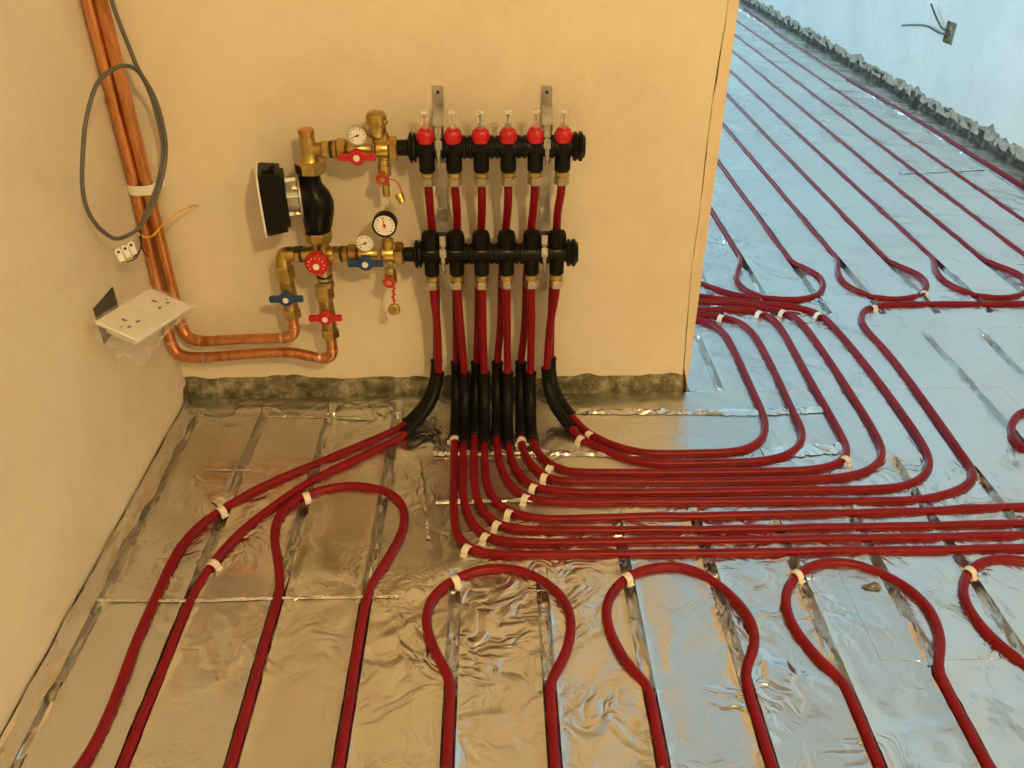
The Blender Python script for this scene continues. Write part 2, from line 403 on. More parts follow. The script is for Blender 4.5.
# left wall
wl = struct(MB().box((-TH-0.05, (YB+0.0)/2, (ZC-0.05)/2), (0.10, -YB, ZC+0.05)).build('wall_left', 'dark_gap', smooth=0), 'cream plastered side wall with a loose socket', 'wall')
b0, b1 = L(97, 330), L(128, 296)
hole = (min(b0.y, b1.y), max(b0.y, b1.y), 0.285, 0.365)
HOLE = (-0.285, -0.195, 0.300, 0.372)
weld(skin((0, 0, 0), (0, 1, 0), (1, 0, 0), YB, -0.0, ZC, lambda s: 0.003+rag(s, 5.0, 0.012)+(0.030 if s > -0.035 else 0), holes=[HOLE], ds=0.02, th=TH).build('plaster', 'plaster', wl, 0))
rough_strip((-TH+0.001, 0, 0), (0, 1, 0), (1, 0, 0), -1.6, 0.0, -0.03, 0.035, 0.007, 8.0).build('exposed_block_strip', 'rubble', wl, 60)

# right wall with its torn lower edge and socket recess
wr = struct(MB().box((XR+TH+0.10, (YB+YF)/2, (ZC-0.05)/2), (0.16, YF-YB, ZC+0.05)).build('wall_right', 'dark_gap', smooth=0), 'white plastered wall with a torn lower edge', 'wall')
def RW(u, v, o=0.0):
    d = ray(u, v); return CAM+d*((XR-o-CAM.x)/d.x)
hc = RW(949.5, 33)
HR = (hc.y-0.045, hc.y+0.045, hc.z-0.045, hc.z+0.045)
weld(skin((XR, 0, 0), (0, 1, 0), (-1, 0, 0), YB, YF, ZC, lambda s: 0.070+rag(s, 12.0, 0.045), holes=[HR], ds=0.012, th=TH).build('plaster', 'white_wall', wr, 0))
rough_strip((XR+TH, 0, 0), (0, 1, 0), (-1, 0, 0), -1.0, YF, 0.025, 0.15, 0.010, 21.0, ds=0.014, nz=9).build('torn_plaster_edge', 'rubble_pale', wr, 60)
rough_strip((XR+TH-0.004, 0, 0), (0, 1, 0), (-1, 0, 0), -1.0, YF, -0.03, 0.052, 0.014, 31.0, ds=0.013, nz=9).build('exposed_block_strip', 'cavity_shade', wr, 60)  # near-black strip: the shade under the torn plaster is in its colour

# the rest of the shell: floor slab, ceiling, end walls, the far room's side wall with its window
fl = struct(MB().box(((XFL+XR)/2, (YB+YF)/2, -0.08), (XR-XFL+0.4, YF-YB+0.4, 0.08)).build('floor', 'concrete', smooth=0), 'floor of foil-faced grooved insulation boards', 'floor')
struct(MB().box(((XFL+XR)/2, (TH+0.06+YF+0.3)/2, ZC+0.06), (XR-XFL+0.6, YF+0.3-TH-0.06, 0.10)).build('ceiling', 'ceiling', smooth=0))
struct(MB().box(((XFL+XR)/2, (YB-0.3+TH+0.06)/2, ZC+0.06), (XR-XFL+0.6, TH+0.06-YB+0.3, 0.10)).build('ceiling_near', 'low_bounce_ceiling', smooth=0))
struct(MB().box(((XFL+XR)/2, YB-0.06, ZC/2), (XR-XFL+0.4, 0.1, ZC+0.1)).build('wall_rear', 'low_bounce_wall', smooth=0))
EX0, EX1, EZ0, EZ1 = -0.55, 1.65, 0.2, 2.2
we = MB()
we.box(((XFL-0.2+EX0)/2, YF+0.06, ZC/2), (EX0-XFL+0.2, 0.1, ZC+0.1)); we.box(((EX1+XR+0.2)/2, YF+0.06, ZC/2), (XR+0.2-EX1, 0.1, ZC+0.1))
we.box(((EX0+EX1)/2, YF+0.06, EZ0/2-0.025), (EX1-EX0, 0.1, EZ0+0.05)); we.box(((EX0+EX1)/2, YF+0.06, (EZ1+ZC)/2+0.025), (EX1-EX0, 0.1, ZC-EZ1+0.05))
struct(we.build('wall_far', 'white_wall', smooth=0))
ef = MB()
for xx in (EX0+0.03, (EX0+EX1)/2, EX1-0.03): ef.box((xx, YF+0.06, (EZ0+EZ1)/2), (0.06, 0.06, EZ1-EZ0), bev=0.006)
for z in (EZ0+0.03, EZ1-0.03): ef.box(((EX0+EX1)/2, YF+0.06, z), (EX1-EX0, 0.058, 0.058), bev=0.006)
struct(ef.build('window_2', 'frame', smooth=0))
WY0, WY1, WZ0, WZ1 = 0.2, 2.8, 0.3, 2.4
ws = MB()
ws.box((XFL-0.05, (0.1+WY0)/2, ZC/2), (0.1, WY0-0.1, ZC)); ws.box((XFL-0.05, (WY1+YF)/2, ZC/2), (0.1, YF-WY1, ZC))
ws.box((XFL-0.05, (WY0+WY1)/2, WZ0/2), (0.1, WY1-WY0, WZ0)); ws.box((XFL-0.05, (WY0+WY1)/2, (WZ1+ZC)/2), (0.1, WY1-WY0, ZC-WZ1))
struct(ws.build('wall_side', 'white_wall', smooth=0))
wf = MB()
for y in (WY0+0.03, (WY0+WY1)/2, WY1-0.03): wf.box((XFL-0.05, y, (WZ0+WZ1)/2), (0.06, 0.06, WZ1-WZ0), bev=0.006)
for z in (WZ0+0.03, WZ1-0.03): wf.box((XFL-0.05, (WY0+WY1)/2, z), (0.058, WY1-WY0, 0.058), bev=0.006)
struct(wf.build('window_1', 'frame', smooth=0))
# white lining on the far face of the partition
o = MB().box(((XFL+XW)/2, TH+0.125, ZC/2), (XW-XFL-0.01, 0.008, ZC)).build('far_lining', 'white_wall', wb, 0)

# ------------------------------------------------------------------ foil boards with routed channels
NEAR = [0.0415+0.1460*k for k in range(19)]
FAR = [1.4417+0.1453*k for k in range(-12, 9)]
FAR = [x for x in FAR if x < XR-0.05]
yv = lambda v, u=600: F(u, v).y
topv = {0: 400, 1: 400, 2: 400, 3: 400, 4: 566, 5: 566, 6: 512, 7: 508, 8: 520, 9: 505, 10: 458, 11: 470, 12: 333, 13: 333, 14: 333, 15: 333, 16: 333, 17: 333}
G = []                                   # (x, y0, y1)
for k, x in enumerate(NEAR):
    if x < XR-0.06: G.append((x, -4.9, (yv(topv.get(k, 333)) if topv.get(k, 333) > 401 or k > 11 else -0.035)))
G.append((NEAR[8], yv(393), yv(333)))
for x in FAR: G.append((x, yv(318), YF-0.1))
def groove(x, y):
    for gx, a, b in G:
        if abs(x-gx) < 0.016 and a <= y <= b:
            d = abs(x-gx)
            e = max(0.0, min(1.0, (y-a)/0.040, (b-y)/0.040)); e = e*e*(3-2*e)
            if d < 0.0095: return -0.0155*e*(1-(d/0.0095)**4*0.55), True
            return 0.0016*(1-(d-0.0095)/0.0065)*e, False
    return 0.0, False
def ground(x, y): return 0.0014*noise.noise(Vector((x*5, y*5, 1)))+0.0006*noise.noise(Vector((x*17, y*17, 2)))
def ripple(x, y):
    if x > XA or y < -0.36: return 0.0
    k = min(1.0, (y+0.36)/0.08)
    return 0.0019*k*math.sin(y*190+2.2*noise.noise(Vector((x*4, y*6, 4))))*(0.4+0.6*abs(noise.noise(Vector((x*3, y*9, 8)))))
XA = F(432, 480).x
OFFS = (-0.0155, -0.0105, -0.0088, -0.006, -0.0025, 0.0025, 0.006, 0.0088, 0.0105, 0.0155)
def board(x0, x1, y0, y1, res, mat, dz=0.0):
    xs = [x0+(x1-x0)*i/max(1, int((x1-x0)/res)) for i in range(max(1, int((x1-x0)/res))+1)]
    ys = [y0+(y1-y0)*i/max(1, int((y1-y0)/res)) for i in range(max(1, int((y1-y0)/res))+1)]
    gl = sorted(set(g[0] for g in G if x0+0.017 < g[0] < x1-0.017 and g[2] > y0 and g[1] < y1))
    xs = [x for x in xs if not any(abs(x-g) < 0.018 for g in gl)]+[g+o for g in gl for o in OFFS]
    xs.sort()
    ends = [e for g in G if x0 < g[0] < x1 for e in (g[1], g[1]+0.013, g[1]+0.027, g[1]+0.04, g[2], g[2]-0.013, g[2]-0.027, g[2]-0.04) if y0 < e < y1]
    ys = sorted(set([round(y, 4) for y in ys+ends]))
    rnd = random.Random(int(x0*1000)+int(y0*777))
    vs = []; fs = []; nx = len(xs)
    for y in ys:
        for x in xs:
            if any(abs(x-g) < 0.017 for g in gl): z, ins = groove(x, y)
            else: z, ins = 0.0, False
            xx = x
            if ins and z < -0.006: z += rnd.uniform(-0.0036, 0.0040); xx += rnd.uniform(-0.0014, 0.0014)
            elif z > 0: z += rnd.uniform(-0.0006, 0.0016)
            e = min(x-x0, x1-x, y-y0, y1-y)
            vs.append(Vector((xx, y, dz*0.6+ground(x, y)+z+ripple(x, y))))
    for j in range(len(ys)-1):
        for i in range(nx-1): a = j*nx+i; fs.append((a, a+1, a+nx+1, a+nx))
    # skirt
    bi = [i for i in range(nx)]+[j*nx+nx-1 for j in range(1, len(ys))]+[(len(ys)-1)*nx+i for i in range(nx-2, -1, -1)]+[j*nx for j in range(len(ys)-2, 0, -1)]
    base = len(vs)
    vs += [Vector((vs[i].x, vs[i].y, -0.038)) for i in bi]
    for q in range(len(bi)): fs.append((bi[q], bi[(q+1) % len(bi)], base+(q+1) % len(bi), base+q))
    return MB().add(vs, fs).build('foil_board', mat, fl, 32)
g_ = 0.0002
XA = F(432, 480).x; XM = 1.28; XC = 1.86
Y1 = yv(505); Y2 = yv(600); Y3 = yv(690); YH = yv(330, 800); YH2 = yv(300, 800)
for a in [
    (0.006, XA-g_, Y2+g_, -0.012, 0.016, 'foil', 0), (0.006, XA-g_, -1.45, Y2, 0.016, 'foil', 0.0012),
    (XA, XW+0.02, yv(456), -0.012, 0.016, 'foil_smooth', 0.0008), (XA, XC, Y1+g_, yv(456)-g_, 0.016, 'foil', 0),
    (XA, XM-g_, Y3+g_, Y1, 0.014, 'foil', 0.0004), (XM, XC+0.1-g_, -0.76, Y1, 0.016, 'foil', 0.0014),
    (XA, XM-g_, -1.45, Y3, 0.014, 'foil', 0.001), (XM, XC+0.1-g_, -1.45, -0.76-g_, 0.016, 'foil_smooth', 0),
    (XW+0.02+g_, XC, yv(456), yv(393)-g_, 0.018, 'foil_smooth', 0), (XW+0.005, XC, yv(393), YH-g_, 0.018, 'foil_smooth', 0.001),
    (XC+g_, XR+0.01, Y1+g_, YH-g_, 0.02, 'foil_smooth', 0.0006), (XC+0.1, XR+0.01, -1.45, Y1, 0.02, 'foil_smooth', 0),
    (XW-0.6, XC-0.1, YH, YH2+0.14, 0.02, 'foil', 0), (XC-0.1+g_, XR+0.01, YH, YH2+0.14, 0.02, 'foil_smooth', 0.001),
]: board(*a)
for i, (xa, xb) in enumerate(((0.2, 1.5), (1.5+g_, XR+0.01))):
    y = YH2+0.14+g_; k = 0
    for yb in (1.62+i*0.25, 2.9-i*0.2, 4.3, 5.8, YF):
        board(xa, xb, y, yb-g_, 0.035 if y < 2 else 0.06, 'foil_smooth' if (k+i) % 2 else 'foil', 0.0004*k); y = yb; k += 1
board(XFL, 0.2-g_, 0.15, YF, 0.2, 'foil_smooth')
board(0.006, XR, YB, -1.45-g_, 0.12, 'foil_smooth')

def seam(pts, w, amp, mat='tape', seed=0):
    """a crumpled run of foil tape lying on the boards"""
    rnd = random.Random(seed); mb = MB(); path = smoothpath(pts, 0.0075); vs = []; fs = []; nw = 5
    for i, p in enumerate(path):
        t = (path[min(i+1, len(path)-1)]-path[max(i-1, 0)]).normalized(); s = t.cross(Vector((0, 0, 1)))
        for k in range(nw):
            q = (k/(nw-1)-0.5)*w+rnd.uniform(-0.1, 0.1)*w
            c = p+s*q
            vs.append(Vector((c.x, c.y, ground(c.x, c.y)+0.0018+(0 if k in (0, nw-1) else rnd.uniform(0, amp)))))
    for i in range(len(path)-1):
        for k in range(nw-1): a = i*nw+k; fs.append((a, a+1, a+nw+1, a+nw))
    return mb.add(vs, fs).build('foil_tape', mat, fl, 25)
seam([F(553, 412), F(640, 412.5), F(722, 413)], 0.020, 0.006, seed=1)
seam([F(722, 413), F(780, 412), F(826, 409)], 0.026, 0.003, seed=2)
seam([F(433, 454), F(520, 453), F(615, 455)], 0.018, 0.005, seed=3)
seam([F(762, 453), F(800, 452), F(842, 448)], 0.034, 0.003, seed=4)
seam([F(88, 601), F(200, 601), F(275, 599), F(400, 597)], 0.006, 0.0025, seed=5)
seam([F(436, 503), F(500, 501), F(560, 500)], 0.012, 0.004, seed=6)
seam([F(262, 417), F(330, 418), F(372, 420)], 0.004, 0.002, seed=7)
seam([F(205, 470), F(250, 471)], 0.004, 0.002, seed=8)
seam([F(420, 462), F(424, 500), F(428, 540)], 0.008, 0.004, seed=30)

seam([F(215, 505), F(224, 500), F(233, 497)], 0.03, 0.006, seed=32)
seam([F(900, 173), F(945, 171), F(985, 169)], 0.03, 0.002, seed=34)
# perimeter fold: a strip of facing creased up against the left wall
rnd = random.Random(9); vs = []; fs = []; nyf = 150
for i in range(nyf+1):
    y = -0.03-1.38*i/nyf
    w = 0.030+0.012*noise.noise(Vector((y*5, 2, 0)))+0.006*noise.noise(Vector((y*22, 6, 0)))
    for k, (fx, fz) in enumerate(((0.05, 0.007), (0.25, 0.0045), (0.5, 0.006), (0.75, 0.003), (1.0, 0.0010))):
        vs.append(Vector((0.004+fx*w+0.002*noise.noise(Vector((y*30, k, 1))), y, ground(w*fx, y)+fz+0.0035*noise.noise(Vector((y*16, k*0.8, 5)))*(0.2 if k == 4 else 1)+0.001)))
for i in range(nyf):
    for k in range(4): a = i*5+k; fs.append((a, a+1, a+6, a+5))
MB().add(vs, fs).build('edge_fold', 'foil', fl, 40)

# ------------------------------------------------------------------ red heating pipes
PR = 0.008
def lay(p):
    """height of a pipe's centre where it lies on the boards"""
    d, ins = groove(p.x, p.y)
    return ground(p.x, p.y)+(0.0008 if ins else 0.0040)
def seat(path):
    """lets the straight near legs drop into the channel beside them"""
    for p in path:
        gx = min(NEAR, key=lambda g: abs(g-p.x)); w = max(0.0, min(1.0, (-0.70-p.y)/0.10)); d = gx-p.x
        if abs(d) < 0.020: p.x += d*w*min(1.0, (0.020-abs(d))/0.006)
    return path
def floor_path(px, ext=None):
    pts = [F(u, v, 0.003) for u, v in px]
    if ext: pts += [Vector(e) for e in ext]
    path = relax(seat(relax(smoothpath(pts, 0.012), 3)), 3)
    zs = [lay(p) for p in path]
    for _ in range(4): zs = [zs[0]]+[(zs[i-1]+zs[i]+zs[i+1])/3 for i in range(1, len(zs)-1)]+[zs[-1]]
    for p, z in zip(path, zs): p.z = z
    return path
def pipe(path, label, group, n=12):
    rnd = random.Random(len(path)); mb = MB().tube(path, PR, n, rfn=lambda t: PR)
    o = mb.build('heating_pipe', 'pipe', None, 60)
    return tag(o, label, 'pipe', group)
GL = 'red pipe loops on the foil floor'
y_end = -1.40
pipe(floor_path([(342, 768), (350, 688), (360, 634), (370, 587), (390, 556), (404, 527), (403, 505), (390, 492), (370, 487), (344, 486), (312, 492.5), (296, 499), (279, 514), (274, 534.5), (278, 562), (280, 588), (267, 634), (250, 694), (232, 762)],
     [(NEAR[2], -1.05, 0.008), (NEAR[2], y_end, 0.008)]), 'red pipe loop with a rounded bulb end beside the two slanting pipes near the corner', GL)
LB = [(447.5, 768), (449, 701), (437.5, 657.5), (425.7, 627), (429, 600), (441, 587), (454, 579), (474, 570), (501, 567), (528, 572), (548, 583.5), (565, 600), (572, 624), (567, 651), (555, 681), (550, 704.5), (553, 768)]
pipe(floor_path(LB, [(NEAR[5], -1.0, .008), (NEAR[5], y_end, .008)]), 'bulb-ended red pipe loop directly in front of the manifold, its ends straight and parallel', GL)
LC = [(668, 768), (651, 701), (629, 667.5), (609, 630.6), (605.5, 604), (619, 583.5), (632, 573), (656, 567), (680, 565.7), (703.5, 574), (727, 591), (745.5, 611), (755.6, 631), (752, 658), (747, 688), (762, 738), (772, 768)]
pipe(floor_path(LC, [(NEAR[7], -1.05, .008), (NEAR[7], y_end, .008)]), 'bulb-ended red pipe loop over bright wrinkled foil below the parallel pipes', GL)
LD = [(884, 768), (868, 738), (845, 692), (814, 654.7), (791, 624.5), (784, 597.6), (791, 581), (808, 567), (828, 562), (855, 564), (878, 572), (902, 584), (928.6, 607.7), (940, 638), (942, 671.5), (949, 698), (972, 738), (990, 768)]
pipe(floor_path(LD, [(NEAR[9], -1.05, .008), (NEAR[9], y_end, .008)]), 'bulb-ended red pipe loop second from the right edge, a small torn foil hole inside it', GL)
pe = [F(u, v, .003)+Vector((0.297, 0.002, 0)) for u, v in LD]
pth = relax(seat(relax(smoothpath(pe, 0.012), 3)), 3)
for p in pth: p.z = lay(p)
pipe(pth, 'bulb-ended red pipe loop cut off by the right edge of the picture, lower one', GL)
pa_, pz_ = F(1024, 450, .003), F(1024, 412, .003)
pb = [Vector((2.46, 0.30, .003)), Vector((2.46, pa_.y+0.12, .003)), Vector((2.40, pa_.y+0.02, .003)), Vector((2.25, pa_.y-0.01, .003)), pa_, F(1012, 438, .003), F(1013.5, 421, .003), pz_, Vector((2.15, pz_.y+0.015, .003)), Vector((2.27, pz_.y+0.05, .003)), Vector((2.31, pz_.y+0.13, .003)), Vector((2.31, 0.30, .003))]
pth = relax(smoothpath(pb, 0.012), 2)
for p in pth: p.z = lay(p)
pipe(pth, 'rounded pipe end peeking in at the right edge on smooth grey foil', GL)

# pipes from the manifold: the upper ones pass behind the lower bar
OU, OL = 0.075, 0.090
ZU = W(490, 147, OU).z; ZL = W(490, 253.5, OL).z
UX = [W(u, 147, OU).x for u in (426.2, 453.5, 480.9, 508.2, 535.5, 562.8)]
LX = [W(u, 253, OL).x for u in (431, 456.2, 481.4, 506.6, 531.8, 557)]
def upstart(i): return Vector((UX[i], -OU-0.003, ZU-0.068))
def lowstart(i): return Vector((LX[i], -OL, ZL-0.071))
UP = [428.7, 455.8, 481, 506.8, 532.5, 558]
LOW = [433, 457.5, 482, 506.8, 532, 555.6]
def sleeve(parent, path, r=0.0122, slot=True):
    """black bend guide: a thick split tube round the pipe"""
    mb = MB().tube(path, r, 14)
    # rolled lips at both ends
    mb.lathe(path[0]+(path[0]-path[1]).normalized()*0.0015, path[1]-path[0], [(0, r), (0.001, r+0.0012), (0.004, r+0.0012), (0.005, r)], 14)
    mb.lathe(path[-1]+(path[-1]-path[-2]).normalized()*0.0015, path[-2]-path[-1], [(0, r), (0.001, r+0.0012), (0.004, r+0.0012), (0.005, r)], 14)
    o = mb.build('bend_sleeve', 'sleeve', parent, 40); o['label'] = 'black bend sleeve'; return o
def riser(nut, mids, sl, px, ext, label, sl_range):
    """nut..mids: wall points; sl: points of the bend; px: pixel trace on the floor; ext: extra world points"""
    wallp = relax(smoothpath([nut]+mids+sl, 0.010), 3)
    fp = floor_path([(sl_end[0], sl_end[1]) for sl_end in px], ext)
    path = wallp+fp[2:]
    path = path[:len(wallp)-6]+relax(path[len(wallp)-6:len(wallp)+8], 6)+path[len(wallp)+8:]
    o = pipe(path, label, 'red pipes from the manifold')
    a, b = sl_range
    seg = [p for i, p in enumerate(path) if i < len(wallp)+40]
    # arc-length window measured from the point where the pipe has come down to height a, ending b metres on
    i0 = next(i for i, p in enumerate(seg) if p.z < a)
    d = 0; i1 = i0
    while i1+1 < len(seg) and d < b: d += (seg[i1+1]-seg[i1]).length; i1 += 1
    sleeve(o, seg[i0:i1+1])
    return o
T = {
 1: [(454.6, 441), (453.6, 487), (453.6, 515), (457, 536), (468, 549), (486, 554), (520, 555), (588, 554.4), (680, 553.5), (764, 552.5), (900, 550.5), (1024, 548.5)],
 2: [(463.7, 443), (462.5, 487), (466, 511), (476, 530), (490, 539.5), (521, 542.6), (640, 541.5), (764, 540), (900, 538), (1024, 535.5)],
 3: [(474, 443), (474, 480), (480, 508), (493, 522.5), (511, 529), (560, 530.5), (680, 530), (764, 529), (900, 526.5), (1024, 524)],
 4: [(484.5, 443), (485.5, 476), (492, 499), (507, 512), (531, 518.5), (640, 517), (764, 515), (900, 512), (1024, 507)],
 5: [(496.6, 441), (499, 463), (507, 482), (523, 497), (545, 501.5), (640, 502), (764, 501.5), (855, 501.5), (915, 500), (950, 493.5), (971, 483), (975.5, 474), (963, 457), (928.6, 408), (888, 354), (864, 327), (860.5, 318), (866, 309), (880, 305.5), (915, 304.5), (1024, 304)],
 6: [(508, 443), (513, 466), (525, 483), (544, 490.5), (581, 493), (764, 491), (860, 490), (900, 487), (922, 478.6), (930, 465), (923, 446), (881.6, 386), (838, 332), (824, 318), (810, 310.5), (781, 305.5), (740, 301.5), (703.5, 297), (660, 291)],
 7: [(521.5, 443), (525, 458), (536, 472), (554, 481), (600, 482), (764, 481), (830, 479), (860, 474.5), (879, 464), (883, 453), (876, 436), (848, 390), (808, 331), (797, 319), (783, 312), (760, 307.5), (735, 305), (703, 306), (660, 306)],
 8: [(532, 444), (541, 460), (556, 470.5), (590, 473), (680, 472.5), (764, 472), (810, 470.5), (837, 465), (848, 453), (841, 436), (814, 388), (783, 332), (774, 320), (762, 313.5), (740, 308.5), (703, 306.5), (650, 306)],
}
EXT = {}
for k in (1, 2, 3, 4):                       # on past the picture: along the boards, then round towards the room's near end
    y_ = F(1024, T[k][-1][1], .003).y; x_ = 2.42+0.065*k
    EXT[k] = [Vector((2.1, y_, .003)), Vector((x_-0.12, y_-0.004, .003)), Vector((x_-0.03, y_-0.035, .003)), Vector((x_, y_-0.12, .003)), Vector((x_, -0.9, .003)), Vector((x_, y_end, .003))]
y_ = F(1024, 304, .003).y
EXT[5] = [Vector((2.45, y_, .003)), Vector((2.60, y_+0.03, .003)), Vector((2.665, y_+0.13, .003)), Vector((2.672, 0.80, .003))]
# T7 and T8 keep apart where they run behind the partition
T[7][-3:] = [(735, 303.5), (703, 302), (660, 300)]
T[8][-3:] = [(740, 309.5), (703, 310.5), (650, 311)]
words = {2: 'second', 3: 'third', 4: 'fourth', 5: 'fifth'}
tails = {1: 'bending right as the lowest of the parallel floor pipes', 2: 'bending right as the second lowest parallel floor pipe',
         3: 'becoming the third lowest parallel floor pipe', 4: 'becoming the fourth lowest parallel floor pipe',
         5: 'taking the widest turn across the foil to the far right', 6: 'turning back behind the partition as the outermost of five',
         7: 'turning back behind the partition, second from outside', 8: 'turning back behind the partition, third of the five nested turns'}
rear_top = {2: 456.6, 3: 476.5, 4: 497.4, 5: 521}
front_top = {2: 464, 3: 484, 4: 507.5, 5: 530.5}
for c in (2, 3, 4, 5):
    i = c-1
    kr, kf = 2*c-3, 2*c-2
    px = T[kr]; e = F(*px[0], 0.0055)
    top = W(rear_top[c], 362, 0.052)
    riser(upstart(i), [upstart(i)-Vector((0, -0.003, 0.02)), W(UP[i]+1, 208, OU-0.012), W((UP[i]*2+rear_top[c])/3+1, 240, 0.045), W((UP[i]+rear_top[c])/2, 275, 0.043), W((UP[i]+2*rear_top[c])/3, 325, 0.046)],
          [top, Vector((top.x*0.8+e.x*0.2, -0.058, 0.07)), Vector((top.x*0.5+e.x*0.5, -0.082, 0.034)), Vector((top.x*0.2+e.x*0.8, -0.118, 0.0135)), e], px, EXT.get(kr),
          'red pipe behind %s outlet, %s' % (words[c], tails[kr]), (0.118, 0.182))
    px = T[kf]; e = F(*px[0], 0.0055)
    top = W(front_top[c], 368, 0.080)
    riser(lowstart(i), [lowstart(i)-Vector((0, 0, 0.02)), W((2*LOW[i]+front_top[c])/3, 318, OL-0.004)],
          [top, Vector((top.x*0.8+e.x*0.2, -0.086, 0.06)), Vector((top.x*0.5+e.x*0.5, -0.106, 0.030)), Vector((top.x*0.2+e.x*0.8, -0.138, 0.0125)), e], px, EXT.get(kf),
          'red pipe below %s outlet, %s' % (words[c], tails[kf]), (0.108, 0.172))
# first outlet: two pipes slanting off to the near corner
P1a = [(404, 427), (372, 441), (330, 458), (272, 482.5), (236, 501), (215, 514), (195, 530), (178, 551), (165, 578), (138, 638), (84, 764)]
P1b = [(404, 437), (385, 446), (344, 465), (309, 482), (286, 498), (255, 521), (232, 541), (212, 565), (196, 589), (173, 640), (158, 684), (121, 765)]
top = W(436.5, 364, 0.050); e = F(*P1a[0], .0055)
riser(upstart(0), [upstart(0)-Vector((0, -0.003, 0.02)), W(430, 208, OU-0.012), W(433, 240, 0.045), W(435.5, 280, 0.042), W(436.5, 325, 0.045)],
      [top, top+Vector((-0.004, -0.004, -0.035)), top.lerp(e, 0.35)+Vector((0.006, 0.004, -0.034)), top.lerp(e, 0.7)+Vector((0, 0, -0.022)), e], P1a, [(NEAR[1]-0.14, -1.1, .008), (NEAR[1]-0.15, -1.3, .008)],
      'outer of two slanting red pipes, from behind the outlet nearest the pump', (0.125, 0.155))
top = W(438.5, 368, 0.080); e = F(*P1b[0], .0055)
riser(lowstart(0), [lowstart(0)-Vector((0, 0, 0.02)), W(436.5, 318, OL-0.004)],
      [top, top+Vector((-0.003, -0.003, -0.030)), top.lerp(e, 0.35)+Vector((0.008, 0.004, -0.030)), top.lerp(e, 0.7)+Vector((0, 0, -0.019)), e], P1b, [(NEAR[1]-0.04, -1.1, .008), (NEAR[1]-0.04, -1.3, .008)],
      'inner of two slanting red pipes, from below the outlet nearest the pump', (0.112, 0.140))
# sixth outlet: two pipes turning right
U1 = [(586, 433), (608, 445), (635, 452.5), (665, 454), (700, 453), (735, 452), (754, 447), (765, 434), (764, 418), (755, 397), (734, 351), (722, 331), (711, 324), (698, 320), (660, 315)]
U2 = [(579, 438), (600, 450), (626, 460), (655, 463.5), (700, 463), (760, 461.5), (786, 456.5), (800, 446), (803, 434), (794, 414.7), (767, 357.6), (751, 331.5), (739, 322.5), (724, 317.5), (700, 314.5), (660, 313)]
top = W(550.5, 362, 0.050); e = F(*U1[0], .0055)
riser(upstart(5), [upstart(5)-Vector((0, -0.003, 0.02)), W(558, 208, OU-0.012), W(556, 240, 0.045), W(553, 280, 0.042), W(551, 325, 0.045)],
      [top, top+Vector((0.002, -0.004, -0.035)), top.lerp(e, 0.35)+Vector((-0.010, 0.004, -0.030)), top.lerp(e, 0.7)+Vector((-0.002, 0, -0.020)), e], U1, None,
      'red pipe behind the last outlet, taking the innermost turn back behind the partition', (0.125, 0.140))
top = W(547, 368, 0.080); e = F(*U2[0], .0055)
riser(lowstart(5), [lowstart(5)-Vector((0, 0, 0.02)), W(551, 318, OL-0.004)],
      [top, top+Vector((0.001, -0.003, -0.030)), top.lerp(e, 0.35)+Vector((-0.010, 0.004, -0.030)), top.lerp(e, 0.7)+Vector((-0.002, 0, -0.019)), e], U2, None,
      'red pipe below the last outlet, nested just outside the innermost turn', (0.112, 0.138))

# loops of the far room
GF = 'red pipe loops of the far room'
def far_loop(kl, px, kr, label):
    pts = [Vector((FAR[kl], 7.8, .008)), Vector((FAR[kl], 4, .008)), Vector((FAR[kl], 1.9, .008)), Vector((FAR[kl], 1.2, .008))]+[F(u, v, .003) for u, v in px]+[Vector((FAR[kr], 1.2, .008)), Vector((FAR[kr], 1.9, .008)), Vector((FAR[kr], 4, .008)), Vector((FAR[kr], 7.8, .008))]
    path = relax(smoothpath(pts, 0.02), 3)
    for p in path: p.z = lay(p)
    return pipe(path, label, GF, 10)
k0 = min(range(len(FAR)), key=lambda k: abs(FAR[k]-1.4417))
B1 = [(731, 243), (741, 260), (738, 269), (735.5, 278), (741, 288), (755, 296), (772, 299.5), (806, 299.5), (820, 294), (824, 285), (818, 275), (795, 264), (779, 246)]
far_loop(k0, B1, k0+1, 'far red pipe loop closest to the end of the cream partition wall')
B2 = [(823, 243), (837, 259), (837.5, 273), (846, 286), (862, 294), (880, 299), (905, 299.5), (924, 293), (927, 284), (918, 274), (893, 264), (874, 246)]
far_loop(k0+2, B2, k0+3, 'far red pipe loop whose round end touches the widest turning pipe')
b3 = [F(u, v, .003) for u, v in B2]; sh = FAR[2]-FAR[0]
pts = [Vector((FAR[k0+4], y, .008)) for y in (7.8, 4, 1.9, 1.2)]+[p+Vector((sh, 0.0, 0)) for p in b3]+[Vector((FAR[k0+5], y, .008)) for y in (1.2, 1.9, 4, 7.8)]
pth = relax(smoothpath(pts, 0.02), 3)
for p in pth: p.z = lay(p)
pipe(pth, 'far red pipe loop cut by the right edge of the picture', GF, 10)
pts = [Vector((FAR[k0+6], y, .008)) for y in (7.8, 4, 1.9, 1.2)]+[p+Vector((2*sh, 0.0, 0)) for p in b3]+[Vector((FAR[k0+7], y, .008)) for y in (1.2, 1.9, 4, 7.8)]
pth = relax(smoothpath(pts, 0.02), 3)
for p in pth: p.z = lay(p); p.x = min(p.x, XR-0.03)
pipe(pth, 'two straight red pipe runs second nearest to the white wall', GF, 10)
pth = smoothpath([F(744, 8, .008), F(808, 54, .008), F(915, 118, .008), F(1024, 185, .008), Vector((2.678, 0.80, .003))], 0.02)
for p in pth: p.z = ground(p.x, p.y)+0.004; p.x = min(p.x, XR-0.03)
pipe(pth, 'straight red pipe running along the foot of the white wall', GF, 10)
